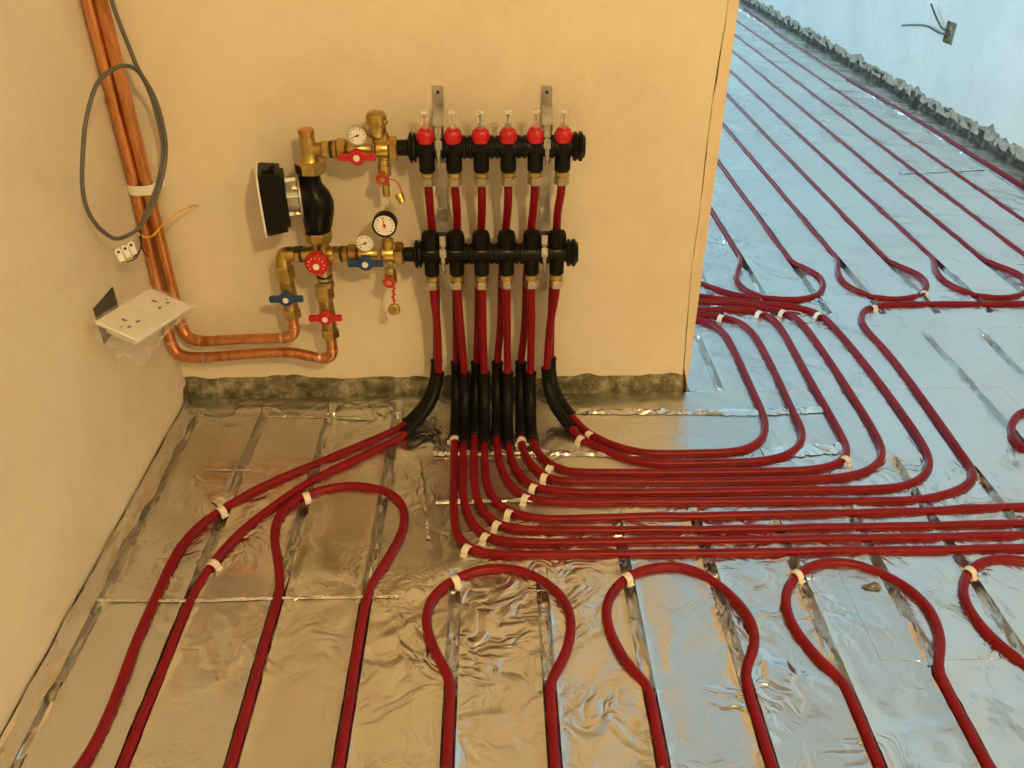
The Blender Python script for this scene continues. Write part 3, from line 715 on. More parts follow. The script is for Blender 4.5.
# another loop end seen beside the partition, coming out from behind it
pth = floor_path([(640, 268), (690, 280), (708, 286), (730, 294), (760, 300), (800, 303.5), (812, 308)][:5])
pipe(pth, 'short visible red pipe emerging from behind the partition above the clips', GF, 10)

# ------------------------------------------------------------------ white pipe clips
GC = 'white pipe clips'
def clip(p, d, label, span=1, gap=0.0):
    """saddle clip at p over a pipe running along d; span = pipes held"""
    p = Vector(p); d = Vector((d.x, d.y, 0)).normalized(); s = Vector((d.y, -d.x, 0))
    root = None; mb = MB(); r = PR+0.0006
    z0 = ground(p.x, p.y)+0.0045
    wid = 0.012
    for q in range(span):
        c = Vector((p.x, p.y, z0))+s*(q-(span-1)/2)*gap
        pts = []; ups = []
        for k in range(13):
            t = math.pi*k/12; u = s*math.cos(t)+Vector((0, 0, math.sin(t))); pts.append(c+u*r); ups.append(u)
        pts = [c+s*r-Vector((0, 0, r*0.95))]+pts+[c-s*r-Vector((0, 0, r*0.95))]; ups = [s]+ups+[-s]
        mb.band(pts, d, wid, 0.0022, ups)
    w = r*2+0.012+(span-1)*gap
    ob = mb.build('pipe_clip', 'clip', None, 30)
    ft = MB()
    for sg in (-1, 1):
        c = Vector((p.x, p.y, z0-0.0030))+s*sg*(w/2-0.002)
        ft.box(c, (0.006, wid, 0.0022), (s, d, Vector((0, 0, 1))), 0.0006)
    if span > 1: ft.box(Vector((p.x, p.y, z0-0.0025)), (gap-2*r-0.001 if gap > 2*r+0.002 else 0.002, wid*0.8, 0.003), (s, d, Vector((0, 0, 1))), 0.0006)
    f = ft.build('foot', 'clip', ob, 30)
    return tag(ob, label, 'clip', GC)
def cl(u, v, u2, v2, label, span=1, gap=0.0):
    a = F(u, v, .01); b = F(u2, v2, .01); return clip(a, b-a, label, span, gap)
cl(221, 509.5, 236, 501, 'white clip on the outer slanting pipe among crumpled foil')
cl(212.5, 564, 232, 541, 'white clip on the inner slanting pipe near the corner')
cl(306, 495.5, 296, 499, 'white clip on the bulb loop right beside the inner slanting pipe')
cl(454.5, 438.5, 454, 455, 'white clip at the foot of the sleeve nearest the slanting pipes')
cl(521.5, 440, 523, 452, 'white clip at the sleeve foot beside the gap to the last outlet')
def clip2(ka, ua, va, ub, vb, label, dpx):
    a = F(ua, va, .01); b = F(ub, vb, .01); s = (b-a); d = Vector((s.y, -s.x, 0))
    clip((a+b)/2, d, label, 2, s.length)
cl(467, 548, 476, 552, 'white clip on the bend of the lowest parallel pipe')
clip2(0, 485.5, 536.5, 497, 524.5, 'double white clip on the bends of the second and third lowest pipes', 0)
cl(509, 513, 518, 516, 'white clip on the bend of the fourth lowest parallel pipe')
clip2(0, 525.5, 497.8, 533.5, 487.3, 'double white clip on the bends below the uppermost clip', 0)
clip2(0, 544.5, 477, 549.5, 468.5, 'uppermost double white clip on the bends in front of the sleeves', 0)
clip2(0, 581, 439, 589.5, 434.5, 'double white clip at the end of the sleeves of the last outlet', 0)
cl(455, 579, 474, 570, 'white clip on the bulb loop directly in front of the manifold')
cl(627, 577, 641, 570, 'white clip on the bulb loop over bright wrinkled foil')
cl(797, 574, 808, 567, 'white clip on the bulb loop with the torn foil inside')
a = F(797, 574, .01)+Vector((0.297, 0.002, 0)); clip(a, F(808, 567)-F(797, 574), 'white clip on the bulb loop at the right edge of the picture')
cl(845, 459.5, 837, 465, 'white clip on the corner of the third nested turn')
cl(721, 317, 739, 322.5, 'small white clip nearest the partition end')
cl(759.5, 313, 774, 320, 'small white clip second from the partition end')
cl(783, 312, 797, 319, 'small white clip third from the partition end')
cl(819, 314.5, 830, 324, 'small white clip at the outermost turning pipe beside the far loop')
cl(874, 307, 890, 305, 'small white clip at the corner of the widest turning pipe')
cl(924.5, 293, 927, 284, 'small white clip on the round end of the far loop')

# ------------------------------------------------------------------ manifold
X_, Y_, Z_ = Vector((1, 0, 0)), Vector((0, 1, 0)), Vector((0, 0, 1))
def bar(name, xs, z, off, label, upper):
    t = thing(name, (xs[0], -off, z-0.06), label, 'manifold')
    y = -off
    b = MB()
    b.lathe((xs[0]-0.020, y, z), X_, [(0, 0.0165), (0.002, 0.0175), (xs[-1]-xs[0]+0.038, 0.0175), (xs[-1]-xs[0]+0.04, 0.0165)], 24)
    for i in range(5):                                   # raised square collars between the outlets
        xm = (xs[i]+xs[i+1])/2
        b.lathe((xm-0.009, y, z), X_, [(0, 0.018), (0.001, 0.0208), (0.006, 0.0208), (0.007, 0.0185), (0.011, 0.0185), (0.012, 0.0208), (0.017, 0.0208), (0.018, 0.018)], 24)
    b.build('bar', 'black', t, 35)
    # end cap and inlet flange
    e = MB(); x1 = xs[-1]+0.018
    e.lathe((x1, y, z), X_, [(0, 0.020), (0.001, 0.0255), (0.007, 0.0265), (0.008, 0.023), (0.010, 0.023), (0.011, 0.0265), (0.017, 0.0265), (0.019, 0.021), (0.022, 0.020)], 8, math.pi/8)
    e.build('end_cap', 'black', t, 25)
    e = MB(); x0 = xs[0]-0.018
    e.lathe((x0, y, z), -X_, [(0, 0.020), (0.001, 0.026), (0.004, 0.0265), (0.005, 0.022), (0.007, 0.022), (0.008, 0.0275), (0.011, 0.0275), (0.014, 0.020), (0.016, 0.0145), (0.034, 0.0140)], 24)
    e.build('inlet_neck', 'black', t, 30)
    for i, x in enumerate(xs):
        p = MB()
        if upper:
            yp = y-0.003
            p.lathe((x, yp, z-0.0437), Z_, [(0, 0.0130), (0.002, 0.0148), (0.040, 0.0148), (0.046, 0.0158), (0.053, 0.0158), (0.0535, 0.0148)], 24)
            ob = p.build('outlet', 'black', t, 35)
            c = MB(); zt = z+0.0100
            c.lathe((x, yp, zt), Z_, [(0, 0.0150), (0.0015, 0.0160), (0.007, 0.0160), (0.008, 0.0152), (0.010, 0.0152), (0.011, 0.0158), (0.020, 0.0148), (0.022, 0.0135), (0.0225, 0.0100), (0.026, 0.0095), (0.0262, 0.0076)], 24)
            for k in range(16):
                a = 2*math.pi*k/16; c.box((x+math.cos(a)*0.0160, yp+math.sin(a)*0.0160, zt+0.009), (0.0016, 0.0018, 0.013), (Vector((math.cos(a), math.sin(a), 0)), Vector((-math.sin(a), math.cos(a), 0)), Z_))
            m = c.build('flow_meter_collar', 'red', t, 30); m['label'] = 'red flow meter collar'
            MB().lathe((x, yp, zt+0.026), Z_, [(0, 0.0066), (0.023, 0.0066), (0.026, 0.0085), (0.029, 0.0085), (0.032, 0.006)], 16).build('sight_glass', 'glass', m, 35)
            MB().lathe((x, yp, zt+0.026), Z_, [(0, 0.0044), (0.007, 0.0044), (0.008, 0.0018), (0.019, 0.0018), (0.020, 0.0038), (0.0225, 0.0038)], 10).build('float', ('strap_red', 'nickel', 'ink', 'ink', 'strap_red', 'brass_dark')[i], m, 35)
            zb, zn0, zn1 = z-0.0437, z-0.054, z-0.0700
        else:
            yp = y
            p.lathe((x, yp, z-0.0435), Z_, [(0, 0.0130), (0.002, 0.0146), (0.038, 0.0146), (0.046, 0.0156), (0.053, 0.0156), (0.054, 0.0148)], 24)
            ob = p.build('outlet', 'black', t, 35)
            c = MB(); zt = z+0.0110
            c.lathe((x, yp, zt), Z_, [(0, 0.0150), (0.002, 0.0165), (0.028, 0.0165), (0.033, 0.0150), (0.0345, 0.0120)], 24)
            for k in range(20):
                a = 2*math.pi*k/20; c.box((x+math.cos(a)*0.0164, yp+math.sin(a)*0.0164, zt+0.015), (0.0014, 0.0018, 0.024), (Vector((math.cos(a), math.sin(a), 0)), Vector((-math.sin(a), math.cos(a), 0)), Z_))
            m = c.build('valve_cap', 'black', t, 30)
            MB().lathe((x, yp, zt-0.0014), Z_, [(0, 0.0150), (0.0004, 0.0157), (0.0012, 0.0157), (0.0016, 0.0150)], 24).build('cap_ring', 'grey_metal', m, 35)
            zb, zn0, zn1 = z-0.0435, z-0.057, z-0.0730
        MB().lathe((x, yp, zb), -Z_, [(0, 0.0108), (0.002, 0.0128), (zb-zn0-0.002, 0.0134), (zb-zn0, 0.011), (zb-zn0+0.003, 0.011)], 20).build('adapter', 'brass', t, 35)
        MB().hexn((x, yp, zn0), (x, yp, zn1), 0.0136).build('union_nut', 'nickel', t, 25)
    return t
bar('upper_manifold', UX, ZU, OU, 'black manifold bar with six red flow meters, upper of the two on the wall', True)
bar('lower_manifold', LX, ZL, OL, 'black manifold bar with six knurled black caps, lower of the two on the wall', False)

def bracket(uu, ul, label):
    xt = W(uu, 120, 0.01).x; xu = (W(uu, 147, OU).x); xl = W(ul, 253, OL).x
    t = thing('manifold_bracket', (xt, 0, W(uu, 285, 0).z), label, 'bracket', 'steel manifold brackets')
    zt = W(uu, 86, 0.004).z; zb = W(uu, 290, 0.004).z
    m = MB(); w = 0.019
    # the flat strip on the wall, stepped out where the bars sit
    prof = [(-0.0025, zt), (-0.0025, ZU+0.055), (-0.030, ZU+0.038), (-0.042, ZU+0.030), (-0.042, ZU-0.028), (-0.010, ZU-0.045), (-0.004, ZU-0.052), (-0.004, ZL+0.060), (-0.045, ZL+0.046), (-0.060, ZL+0.034), (-0.060, ZL-0.026), (-0.010, ZL-0.045), (-0.003, ZL-0.052), (-0.003, zb)]
    pts = [Vector((xt, yy, zz)) for yy, zz in prof]; ups = []
    for i in range(len(pts)):
        d = (pts[min(i+1, len(pts)-1)]-pts[max(i-1, 0)]).normalized(); ups.append(Vector((0, d.z, -d.y)) if d.z > 0 else Vector((0, d.z, -d.y)))
    m.band(pts, X_, w, 0.0022, ups); m.build('strip', 'steel', t, 20)
    h = MB()
    for zz in (zt-0.011,): h.lathe((xt, -0.0045, zz), -Y_, [(0, 0.0032), (0.0006, 0.0034), (0.0008, 0.0012)], 12)
    h.build('screw_hole', 'ink', t, 30)
    for (x, z, off, rb) in ((xu, ZU, OU, 0.0215), (xl, ZL, OL, 0.0215)):
        s = MB(); pts = []; ups = []
        for k in range(17):
            a = math.radians(-100+200*k/16); u = Vector((0, -math.cos(a), math.sin(a))); pts.append(Vector((x, -off, z))+u*rb); ups.append(u)
        s.band(pts, X_, 0.007, 0.002, ups)
        c = s.build('clamp_strap', 'steel', t, 30)
        lug = MB().box((x, -off-rb*0.42, z+rb+0.008), (0.013, 0.004, 0.022), bev=0.001)
        lug.box((x, -off-rb*0.98, z+0.010), (0.013, 0.0035, 0.017), bev=0.001)
        lug.build('clamp_lug', 'steel', t, 25)
        r_ = MB().cyl((x, -off-rb-0.003, z-0.026), (x, -off-rb-0.003, z+0.008), 0.0020, 10)
        r_.lathe((x, -off-rb-0.003, z-0.030), Z_, [(0, 0.003), (0.001, 0.0048), (0.004, 0.0048), (0.005, 0.003)], 6)
        r_.build('clamp_bolt', 'nickel', t, 30)
bracket(439.0, 443.5, 'zinc steel bracket between the first and second outlets from the pump')
bracket(546.5, 544.0, 'zinc steel bracket between the fifth and last outlets')

# ------------------------------------------------------------------ valve sets between pump and manifold
def butterfly(parent, p, mat, span, name='handle', tilt=0.0):
    """two-winged lever facing the viewer at p"""
    h = MB(); ax = Vector((math.cos(tilt), 0, math.sin(tilt))); az = Vector((-math.sin(tilt), 0, math.cos(tilt)))
    h.lathe(p+Y_*0.006, -Y_, [(0, 0.0125), (0.001, 0.0145), (0.009, 0.0145), (0.011, 0.0125), (0.0115, 0.0075)], 22)
    for sg in (-1, 1):
        a = p+ax*sg*0.010; b = p+ax*sg*span/2
        vs = []
        for (q, hh, th) in ((a, 0.0075, 0.0045), (a.lerp(b, 0.3), 0.0055, 0.004), (a.lerp(b, 0.9), 0.0060, 0.004), (b, 0.0045, 0.003)):
            vs += [q+az*hh-Y_*th, q-az*hh-Y_*th, q-az*hh+Y_*th, q+az*hh+Y_*th]
        fs = [(0, 1, 2, 3), (12, 15, 14, 13)]+[(i*4+k, i*4+(k+1) % 4, i*4+4+(k+1) % 4, i*4+4+k) for i in range(3) for k in range(4)]
        h.add(vs, fs)
    o = h.build(name, mat, parent, 30)
    MB().lathe(p-Y_*0.005, -Y_, [(0, 0.0055), (0.001, 0.006), (0.003, 0.006), (0.0035, 0.004)], 8).build('handle_screw', 'white', o, 30)
    return o
def gauge(parent, p, r, rim, name, ang, ink='ink', depth=0.012, tick=11, back=None):
    g = MB().lathe(p+Y_*depth, -Y_, [(0, r*0.8), (0.002, r), (depth, r), (depth+0.0025, r*0.99), (depth+0.0025, r*0.88), (depth+0.001, r*0.86), (depth+0.0008, r*0.1)], 32)
    o = g.build(name, rim, parent, 30)
    d = MB().lathe(p, -Y_, [(0.0005, r*0.85), (0.0013, r*0.85)], 32).build('dial_face', 'dial', o, 30)
    m = MB()
    for k in range(tick):
        a = math.radians(225-270*k/(tick-1)); u = Vector((math.cos(a), 0, math.sin(a))); s = Vector((-math.sin(a), 0, math.cos(a)))
        m.box(p-Y_*0.0016+u*r*0.68, (r*0.18, 0.0004, 0.0007 if k % 2 else 0.0011), (u, Y_, s))
    m.build('scale_marks', 'ink', o, 0)
    a = math.radians(ang); u = Vector((math.cos(a), 0, math.sin(a))); s = Vector((-math.sin(a), 0, math.cos(a)))
    nd_ = MB().box(p-Y_*0.0022+u*r*0.22, (r*0.95, 0.0005, 0.0012), (u, Y_, s)); nd_.lathe(p-Y_*0.0018, -Y_, [(0, r*0.13), (0.0012, r*0.12)], 14)
    nd_.build('needle', ink, o, 20)
    return o
def valve_set(v0, off, label, hmat, pts, upper):
    """horizontal valve body from the tee to the manifold inlet; pts in pixels"""
    P = lambda u, v=None, o=off: W(u, v0 if v is None else v, o)
    t = thing('valve_set', P(pts['hub'][0]), label, 'valve')
    b = MB(); a0 = P(pts['x0']); x = lambda u: Vector((P(u).x, a0.y, a0.z))
    h1, h2, h3, h4 = pts['nuts']
    b.lathe(x(h2[1]), X_, [(0, 0.012), ((x(h3[0])-x(h2[1])).x*0.15, 0.0165), ((x(h3[0])-x(h2[1])).x*0.55, 0.0165), ((x(h3[0])-x(h2[1])).x*0.75, 0.0125), ((x(h3[0])-x(h2[1])).x, 0.013)], 24)
    b.build('body', 'brass', t, 35)
    MB().hexn(x(h1[0]), x(h1[1]), 0.0150).build('union_nut', 'brass', t, 25)
    MB().cyl(x(h1[1]), x(h1[1])+X_*0.003, 0.0158, 20).build('seal_ring', 'ink', t, 30)
    MB().hexn(x(h1[1])+X_*0.003, x(h2[0]), 0.0158).build('union_nut', 'brass_dark', t, 25)
    MB().hexn(x(h2[0])+X_*0.0005, x(h2[1])+X_*0.001, 0.0190).build('hex_collar', 'brass', t, 25)
    MB().hexn(x(h4[0]), x(h4[1]), 0.0225).build('union_nut', 'brass', t, 25)
    hb = MB(); c = x(pts['tee']); 
    hb.cyl(c-Z_*0.019, c+Z_*0.030, 0.0115, 20, 0.001); hb.lathe(c-X_*0.016, X_, [(0, 0.0125), (0.004, 0.0165), (0.026, 0.0165), (0.032, 0.0130)], 24)
    hb.build('tee', 'brass', t, 35)
    butterfly(t, W(*pts['hub'], off+0.026), hmat, 0.068)
    MB().cyl(W(*pts['hub'], off), W(*pts['hub'], off+0.022), 0.006, 14).build('handle_stem', 'brass_dark', t, 30)
    gauge(t, W(*pts['dial'], off+0.022), 0.0178, 'nickel', 'thermometer', pts['dang'])
    MB().cyl(W(*pts['dial'], off+0.012), W(*pts['dial'], off-0.004), 0.007, 14).build('thermometer_stem', 'brass_dark', t, 30)
    return t, x
# upper set
t, x = valve_set(149.5, OU, 'brass valve set with a red lever and a tall air vent beside the upper manifold', 'red',
      dict(x0=318, nuts=[(322, 330.5), (337.5, 346.5), (372, 372), (389, 397.5)], hub=(357, 157.2), dial=(357.2, 135.6), dang=200, tee=383.5), True)
v = MB(); c = x(379); zb = W(379, 143, OU).z
v.lathe((c.x, c.y, zb), Z_, [(0, 0.0105), (0.008, 0.0105), (0.012, 0.0150), (0.016, 0.0165), (0.030, 0.0165), (0.031, 0.0155), (0.033, 0.0155), (0.034, 0.0178), (0.050, 0.0178), (0.053, 0.0160), (0.056, 0.0130)], 24)
for k in range(24):
    a = 2*math.pi*k/24; v.box((c.x+math.cos(a)*0.0176, c.y+math.sin(a)*0.0176, zb+0.042), (0.0016, 0.0022, 0.014), (Vector((math.cos(a), math.sin(a), 0)), Vector((-math.sin(a), math.cos(a), 0)), Z_))
o = v.build('air_vent', 'brass', t, 30)
MB().lathe((c.x+0.014, c.y-0.008, zb+0.040), Vector((0.8, -0.6, 0)), [(0, 0.004), (0.006, 0.004), (0.007, 0.003)], 10).build('vent_nipple', 'brass_dark', o, 30)
def drain(t, u, v0, ring, tip, strap, cap, off, mat):
    top = W(u, v0, off); rg = W(*ring, off); d = MB()
    zt = W(u, tip, off).z
    d.lathe((top.x, top.y, top.z), -Z_, [(0, 0.009), (0.004, 0.0105), (0.010, 0.0105), (0.011, 0.012), (0.030, 0.012), (0.032, 0.0075), (top.z-zt, 0.0065)], 18)
    o = d.build('drain_cock', 'brass', t, 35)
    k = MB(); rr = 0.0125
    for q in range(24):
        pass
    pts = [rg-Y_*0.016+Vector((math.cos(2*math.pi*q/20), 0, math.sin(2*math.pi*q/20)))*0.0098 for q in range(21)]
    k.tube(pts, 0.0028, 8); k.lathe(rg-Y_*0.010, -Y_, [(0, 0.008), (0.006, 0.008)], 14)
    k.build('drain_wheel', 'strap_red', o, 40)
    MB().lathe(rg-Y_*0.0155, -Y_, [(0, 0.005), (0.002, 0.005), (0.0025, 0.003)], 10).build('wheel_screw', 'brass', o, 30)
    MB().tube(smoothpath([W(*s, off+0.012) for s in strap], 0.004), 0.0013, 8).build('cap_strap', 'strap_red', o, 60)
    return o
d = drain(t, 383.5, 159, (383.5, 176.5), 196, [(389, 179), (396, 181), (400, 187), (402.5, 196)], None, OU, 'red')
cp = W(400.5, 198, OU+0.010); ax = Vector((0.35, -0.25, -0.8)).normalized()
MB().lathe(cp-ax*0.009, ax, [(0, 0.005), (0.001, 0.0085), (0.010, 0.0085), (0.011, 0.0065), (0.018, 0.0065), (0.0185, 0.005)], 14).build('drain_cap', 'brass', d, 30)
# lower set
t, x = valve_set(254.0, OL, 'brass valve set with a blue lever and a pressure gauge beside the lower manifold', 'blue',
      dict(x0=333, nuts=[(333, 341), (348.5, 357), (378, 378), (394.5, 403.5)], hub=(365.5, 263.5), dial=(365, 243), dang=200, tee=389), False)
gauge(t, W(384.5, 225.4, OL+0.020), 0.0232, 'black', 'pressure_gauge', 100, 'red', 0.018, 13)
c = x(388.5)
MB().cyl(c+Z_*0.012, c+Z_*0.034, 0.0085, 18, 0.001).build('gauge_stem', 'brass', t, 30)
d = drain(t, 390, 268, (390, 279), 286.5, [(391, 283), (394, 289), (393, 296), (394, 303)], None, OL, 'red')
k = MB()
for q in range(6):
    a = W(393+(q % 2)*1.2, 285+q*3.0, OL+0.012); k.lathe(a, -Y_, [(0, 0.003), (0.002, 0.0034), (0.003, 0.002)], 10)
k.build('chain_link', 'strap_red', d, 40)
cp = W(394, 309.5, OL+0.010)
MB().lathe(cp+Y_*0.006, -Y_, [(0, 0.009), (0.001, 0.0118), (0.008, 0.0122), (0.010, 0.010), (0.011, 0.005)], 20).build('drain_cap', 'brass', d, 30)

# top tee on the pump
zt = W(308, 129.5, OU).z; zh = W(311, 161, OU).z
cx = W(308.5, 150, OU).x; ybr = -OU; zc = W(318, 149.5, OU).z
t = thing('brass_tee', (cx, -OU, W(311, 172, OU).z), 'brass tee with a copper-coloured plug on top of the pump', 'fitting')
b = MB(); b.lathe((cx, ybr, zh), Z_, [(0, 0.0175), (0.006, 0.0150), (0.020, 0.0138), (zt-zh-0.012, 0.0138), (zt-zh-0.011, 0.0128), (zt-zh-0.006, 0.0128)], 24)
b.lathe((cx, ybr, zc), X_, [(0, 0.0125), (0.020, 0.0125), (W(322, 149.5, OU).x-cx, 0.0138)], 22)
b.build('tee_body', 'brass', t, 35)
MB().lathe((cx, ybr, zt-0.008), Z_, [(0, 0.0140), (0.001, 0.0148), (0.008, 0.0148), (0.009, 0.0135)], 24).build('plug', 'copper', t, 30)
cb = W(310.5, 166, OU)
z1, z0 = W(311, 160.5, OU).z, W(311, 172.5, OU).z
MB().lathe((cb.x, ybr, z0), Z_, [(0, 0.0265), (0.002, 0.0285), (z1-z0-0.003, 0.0285), (z1-z0, 0.0255)], 8, math.pi/8).build('union_nut', 'brass', t, 25)

# pump
zt, zb = W(311, 171.5, OU).z, W(319, 231, OU).z
t = thing('circulation_pump', (W(315, 231, OU).x, -OU, zb), 'black circulation pump with a flat motor head facing the corner', 'pump')
sec = [(172, 301.5, 320.5), (178, 301.5, 320.5), (184, 301.5, 321.5), (190, 301.8, 326.5), (196, 302, 331), (202, 302.5, 333.5), (209, 303, 334), (216, 303.5, 333.5), (222, 304, 332.5), (228, 305, 331.5), (231, 306, 330.5)]
vs = []; fs = []; n = 28
for (v_, ua, ub) in sec:
    a, b_ = W(ua, v_, OU), W(ub, v_, OU); c = (a+b_)/2; rx = (b_.x-a.x)/2
    for k in range(n):
        q = 2*math.pi*k/n; ry = min(0.040, rx*1.0+0.004)
        rib = 1+0.02*math.cos(9*q)
        vs.append(Vector((c.x+rx*rib*math.copysign(abs(math.cos(q))**0.85, math.cos(q)), -OU+ry*rib*math.sin(q), c.z)))
for i in range(len(sec)-1):
    for k in range(n): fs.append((i*n+k, i*n+(k+1) % n, i*n+n+(k+1) % n, i*n+n+k))
fs += [tuple(range(n)), tuple((len(sec)-1)*n+k for k in range(n))]
MB().add(vs, fs).build('volute', 'volute', t, 40)
zc = W(300, 195, OU).z; yc = -OU
pc = Vector((W(316, 198, OU).x, -OU, zc))
ra = math.radians(13); PA = Vector((-math.cos(ra), -math.sin(ra), 0)); PS = Vector((math.sin(ra), -math.cos(ra), 0))   # motor axis, sideways
MB().lathe(pc+PA*0.026, PA, [(0, 0.038), (0.001, 0.0405), (0.0035, 0.0405), (0.0045, 0.038)], 32).build('flange', 'grey_metal', t, 30)
MB().lathe(pc+PA*0.028, PA, [(0, 0.034), (0.004, 0.029), (0.030, 0.027)], 28).build('motor_neck', 'grey_metal', t, 30)
MB().lathe(pc+PA*0.010, PA, [(0, 0.030), (0.010, 0.037), (0.0165, 0.038)], 28).build('volute_rim', 'volute', t, 30)
for k in range(4):
    a = math.radians(45+90*k); q = PS*math.cos(a)+Z_*math.sin(a)
    m = MB().cyl(pc+PA*0.028+q*0.0345, pc+PA*0.042+q*0.0345, 0.0028, 10); m.lathe(pc+PA*0.034+q*0.0345, PA, [(0, 0.0048), (0.005, 0.0048), (0.006, 0.003)], 6)
    m.build('bolt', 'nickel', t, 25)
for k in range(4):
    a = math.radians(20+90*k); q = PS*math.cos(a)+Z_*math.sin(a); sd = -PS*math.sin(a)+Z_*math.cos(a)
    MB().box(pc+PA*0.044+q*0.029, (0.028, 0.012, 0.005), (PA, q, sd), 0.001).build('rib', 'grey_metal', t, 25)
def octo(d, h, c, out):
    for (yy, zz) in ((-h, -h+c), (-h, h-c), (-h+c, h), (h-c, h), (h, h-c), (h, -h+c), (h-c, -h), (-h+c, -h)): out.append(pc+PA*d+PS*yy+Z_*zz)
def octomesh(secs):
    out = []
    for d in secs: octo(*d, out)
    n_ = len(secs); return MB().add(out, [tuple(range(8)), tuple(range(n_*8-1, n_*8-9, -1))]+[(i*8+k, i*8+(k+1) % 8, i*8+8+(k+1) % 8, i*8+8+k) for i in range(n_-1) for k in range(8)])
hd = octomesh([(0.052, 0.046, 0.020), (0.058, 0.048, 0.018), (0.0585, 0.054, 0.020), (0.090, 0.057, 0.018), (0.096, 0.056, 0.018)])
hd.box(pc+PA*0.078+PS*0.010+Z_*0.058, (0.022, 0.034, 0.010), (PA, PS, Z_), 0.002)
hd.box(pc+PA*0.070+PS*0.012+Z_*0.064, (0.010, 0.020, 0.008), (PA, PS, Z_), 0.002)
hd.build('motor_head', 'black', t, 25)
octomesh([(0.0962, 0.059, 0.018), (0.099, 0.0595, 0.018), (0.101, 0.055, 0.018)]).build('face_plate', 'white', t, 25)

# mixing valve below the pump
zc = W(320, 254, OL).z; yl = -OL
tx = W(319, 236, OL).x
t = thing('mixing_valve', (tx, yl, W(325, 290, OL).z), 'brass mixing valve with a round red dial under the pump', 'valve')
z0, z1 = W(319, 240.5, OL).z, W(319, 231, OL).z
MB().lathe((tx, yl, z0), Z_, [(0, 0.0245), (0.002, 0.0262), (z1-z0-0.002, 0.0262), (z1-z0, 0.0245)], 8, math.pi/8).build('union_nut', 'brass', t, 25)
b = MB(); b.lathe((tx, yl, z0+0.001), -Z_, [(0, 0.0195), (0.010, 0.0170), (0.020, 0.0180), (0.045, 0.0180), (0.052, 0.0140)], 24)
xa, xb = W(300, 252, OL).x, W(335, 253, OL).x
b.lathe((xa, yl, zc), X_, [(0, 0.0135), (0.006, 0.0150), (xb-xa-0.006, 0.0150), (xb-xa, 0.0135)], 22)
lo = W(324, 274, OL); b.tube([Vector((tx, yl, zc)), Vector((tx+0.004, yl, zc-0.015)), Vector((lo.x, yl, lo.z))], 0.016, 18)
b.build('valve_body', 'brass', t, 40)
MB().cyl(W(317.7, 261.5, OL), W(317.7, 261.5, OL+0.036), 0.013, 20).build('spindle', 'brass_dark', t, 30)
dl = W(317.7, 261.5, OL+0.036); k = MB()
k.lathe(dl, -Y_, [(0, 0.0195), (0.002, 0.0222), (0.014, 0.0210), (0.017, 0.0180), (0.018, 0.010)], 30)
for q in range(24):
    a = 2*math.pi*q/24; u = Vector((math.cos(a), 0, math.sin(a))); k.box(dl-Y_*0.007+u*0.0216, (0.002, 0.011, 0.0028), (u, Y_, Vector((-math.sin(a), 0, math.cos(a)))))
o = k.build('dial_knob', 'red', t, 30)
MB().lathe(dl-Y_*0.018+Z_*(-0.003), -Y_, [(0, 0.0062), (0.0012, 0.0062), (0.0016, 0.003)], 18).build('dial_screw', 'white', o, 30)
m = MB()
for q in range(9):
    a = math.radians(-30+30*q); u = Vector((math.cos(a), 0, math.sin(a))); m.box(dl-Y_*0.0178+u*0.0145, (0.003, 0.0006, 0.0014), (u, Y_, Vector((-math.sin(a), 0, math.cos(a)))))
m.build('dial_marks', 'white', o, 0)
# left branch: nut, ring, elbow
t_ = t
MB().hexn(Vector((xa+0.001, yl, zc)), Vector((W(294.5, 252, OL).x, yl, zc)), 0.0158).build('union_nut', 'brass', t, 25)
MB().cyl(Vector((xa+0.001, yl, zc)), Vector((xa+0.004, yl, zc)), 0.0164, 20).build('seal_ring', 'ink', t, 30)
# lower nut of the valve
za, zb2 = W(325, 274, OL).z, W(325, 281, OL).z
lx = W(325.5, 277, OL).x
for q in range(2): MB().cyl((lx-0.0015, yl, za-q*0.006), (lx-0.0015, yl, za-0.004-q*0.006), 0.0158, 20).build('seal_ring', 'ink' if q == 0 else 'nickel', t, 30)

def iso(ux, v_top, v_hub, v_nut, v_end, off, mat, label, hub_u, elbow=None):
    """in-line ball valve with a butterfly lever, running straight down"""
    X0 = W(hub_u, v_hub, off).x; y = -off
    z = lambda v: W(hub_u, v, off).z
    t = thing('isolation_valve', (X0, y, z(v_end)), label, 'valve')
    b = MB(); h = z(v_top)-z(v_end)
    b.lathe((X0, y, z(v_end)), Z_, [(0, 0.0125), (0.004, 0.0135), (h*0.30, 0.0150), (h*0.5, 0.0165), (h*0.7, 0.0150), (h, 0.0140)], 22)
    b.build('body', 'brass_dark', t, 35)
    MB().hexn((X0, y, z(v_top)-0.002), (X0, y, z(v_top)+(z(v_top-13)-z(v_top))), 0.0172).build('union_nut', 'brass', t, 25)
    MB().lathe((X0, y, z(v_top)-0.006), Z_, [(0, 0.0150), (0.001, 0.0162), (0.004, 0.0162), (0.005, 0.0150)], 20).build('collar', 'brass', t, 30)
    MB().hexn((X0, y, z(v_nut-4.5)), (X0, y, z(v_nut+4.5)), 0.0165).build('compression_nut', 'brass', t, 25)
    MB().cyl((X0, y, z(v_hub)), (X0, y-0.018, z(v_hub-3)), 0.0065, 14).build('handle_stem', 'brass_dark', t, 30)
    butterfly(t, Vector((X0, y-0.024, z(v_hub-4))), mat, 0.066)
    return t, X0
tb, xb_ = iso(287, 278, 297.5, 313, 318, OL, 'blue', 'brass isolation valve with a blue lever above the upper copper pipe', 289.5)
el = MB(); ztop = W(288, 266, OL).z
xe = xb_
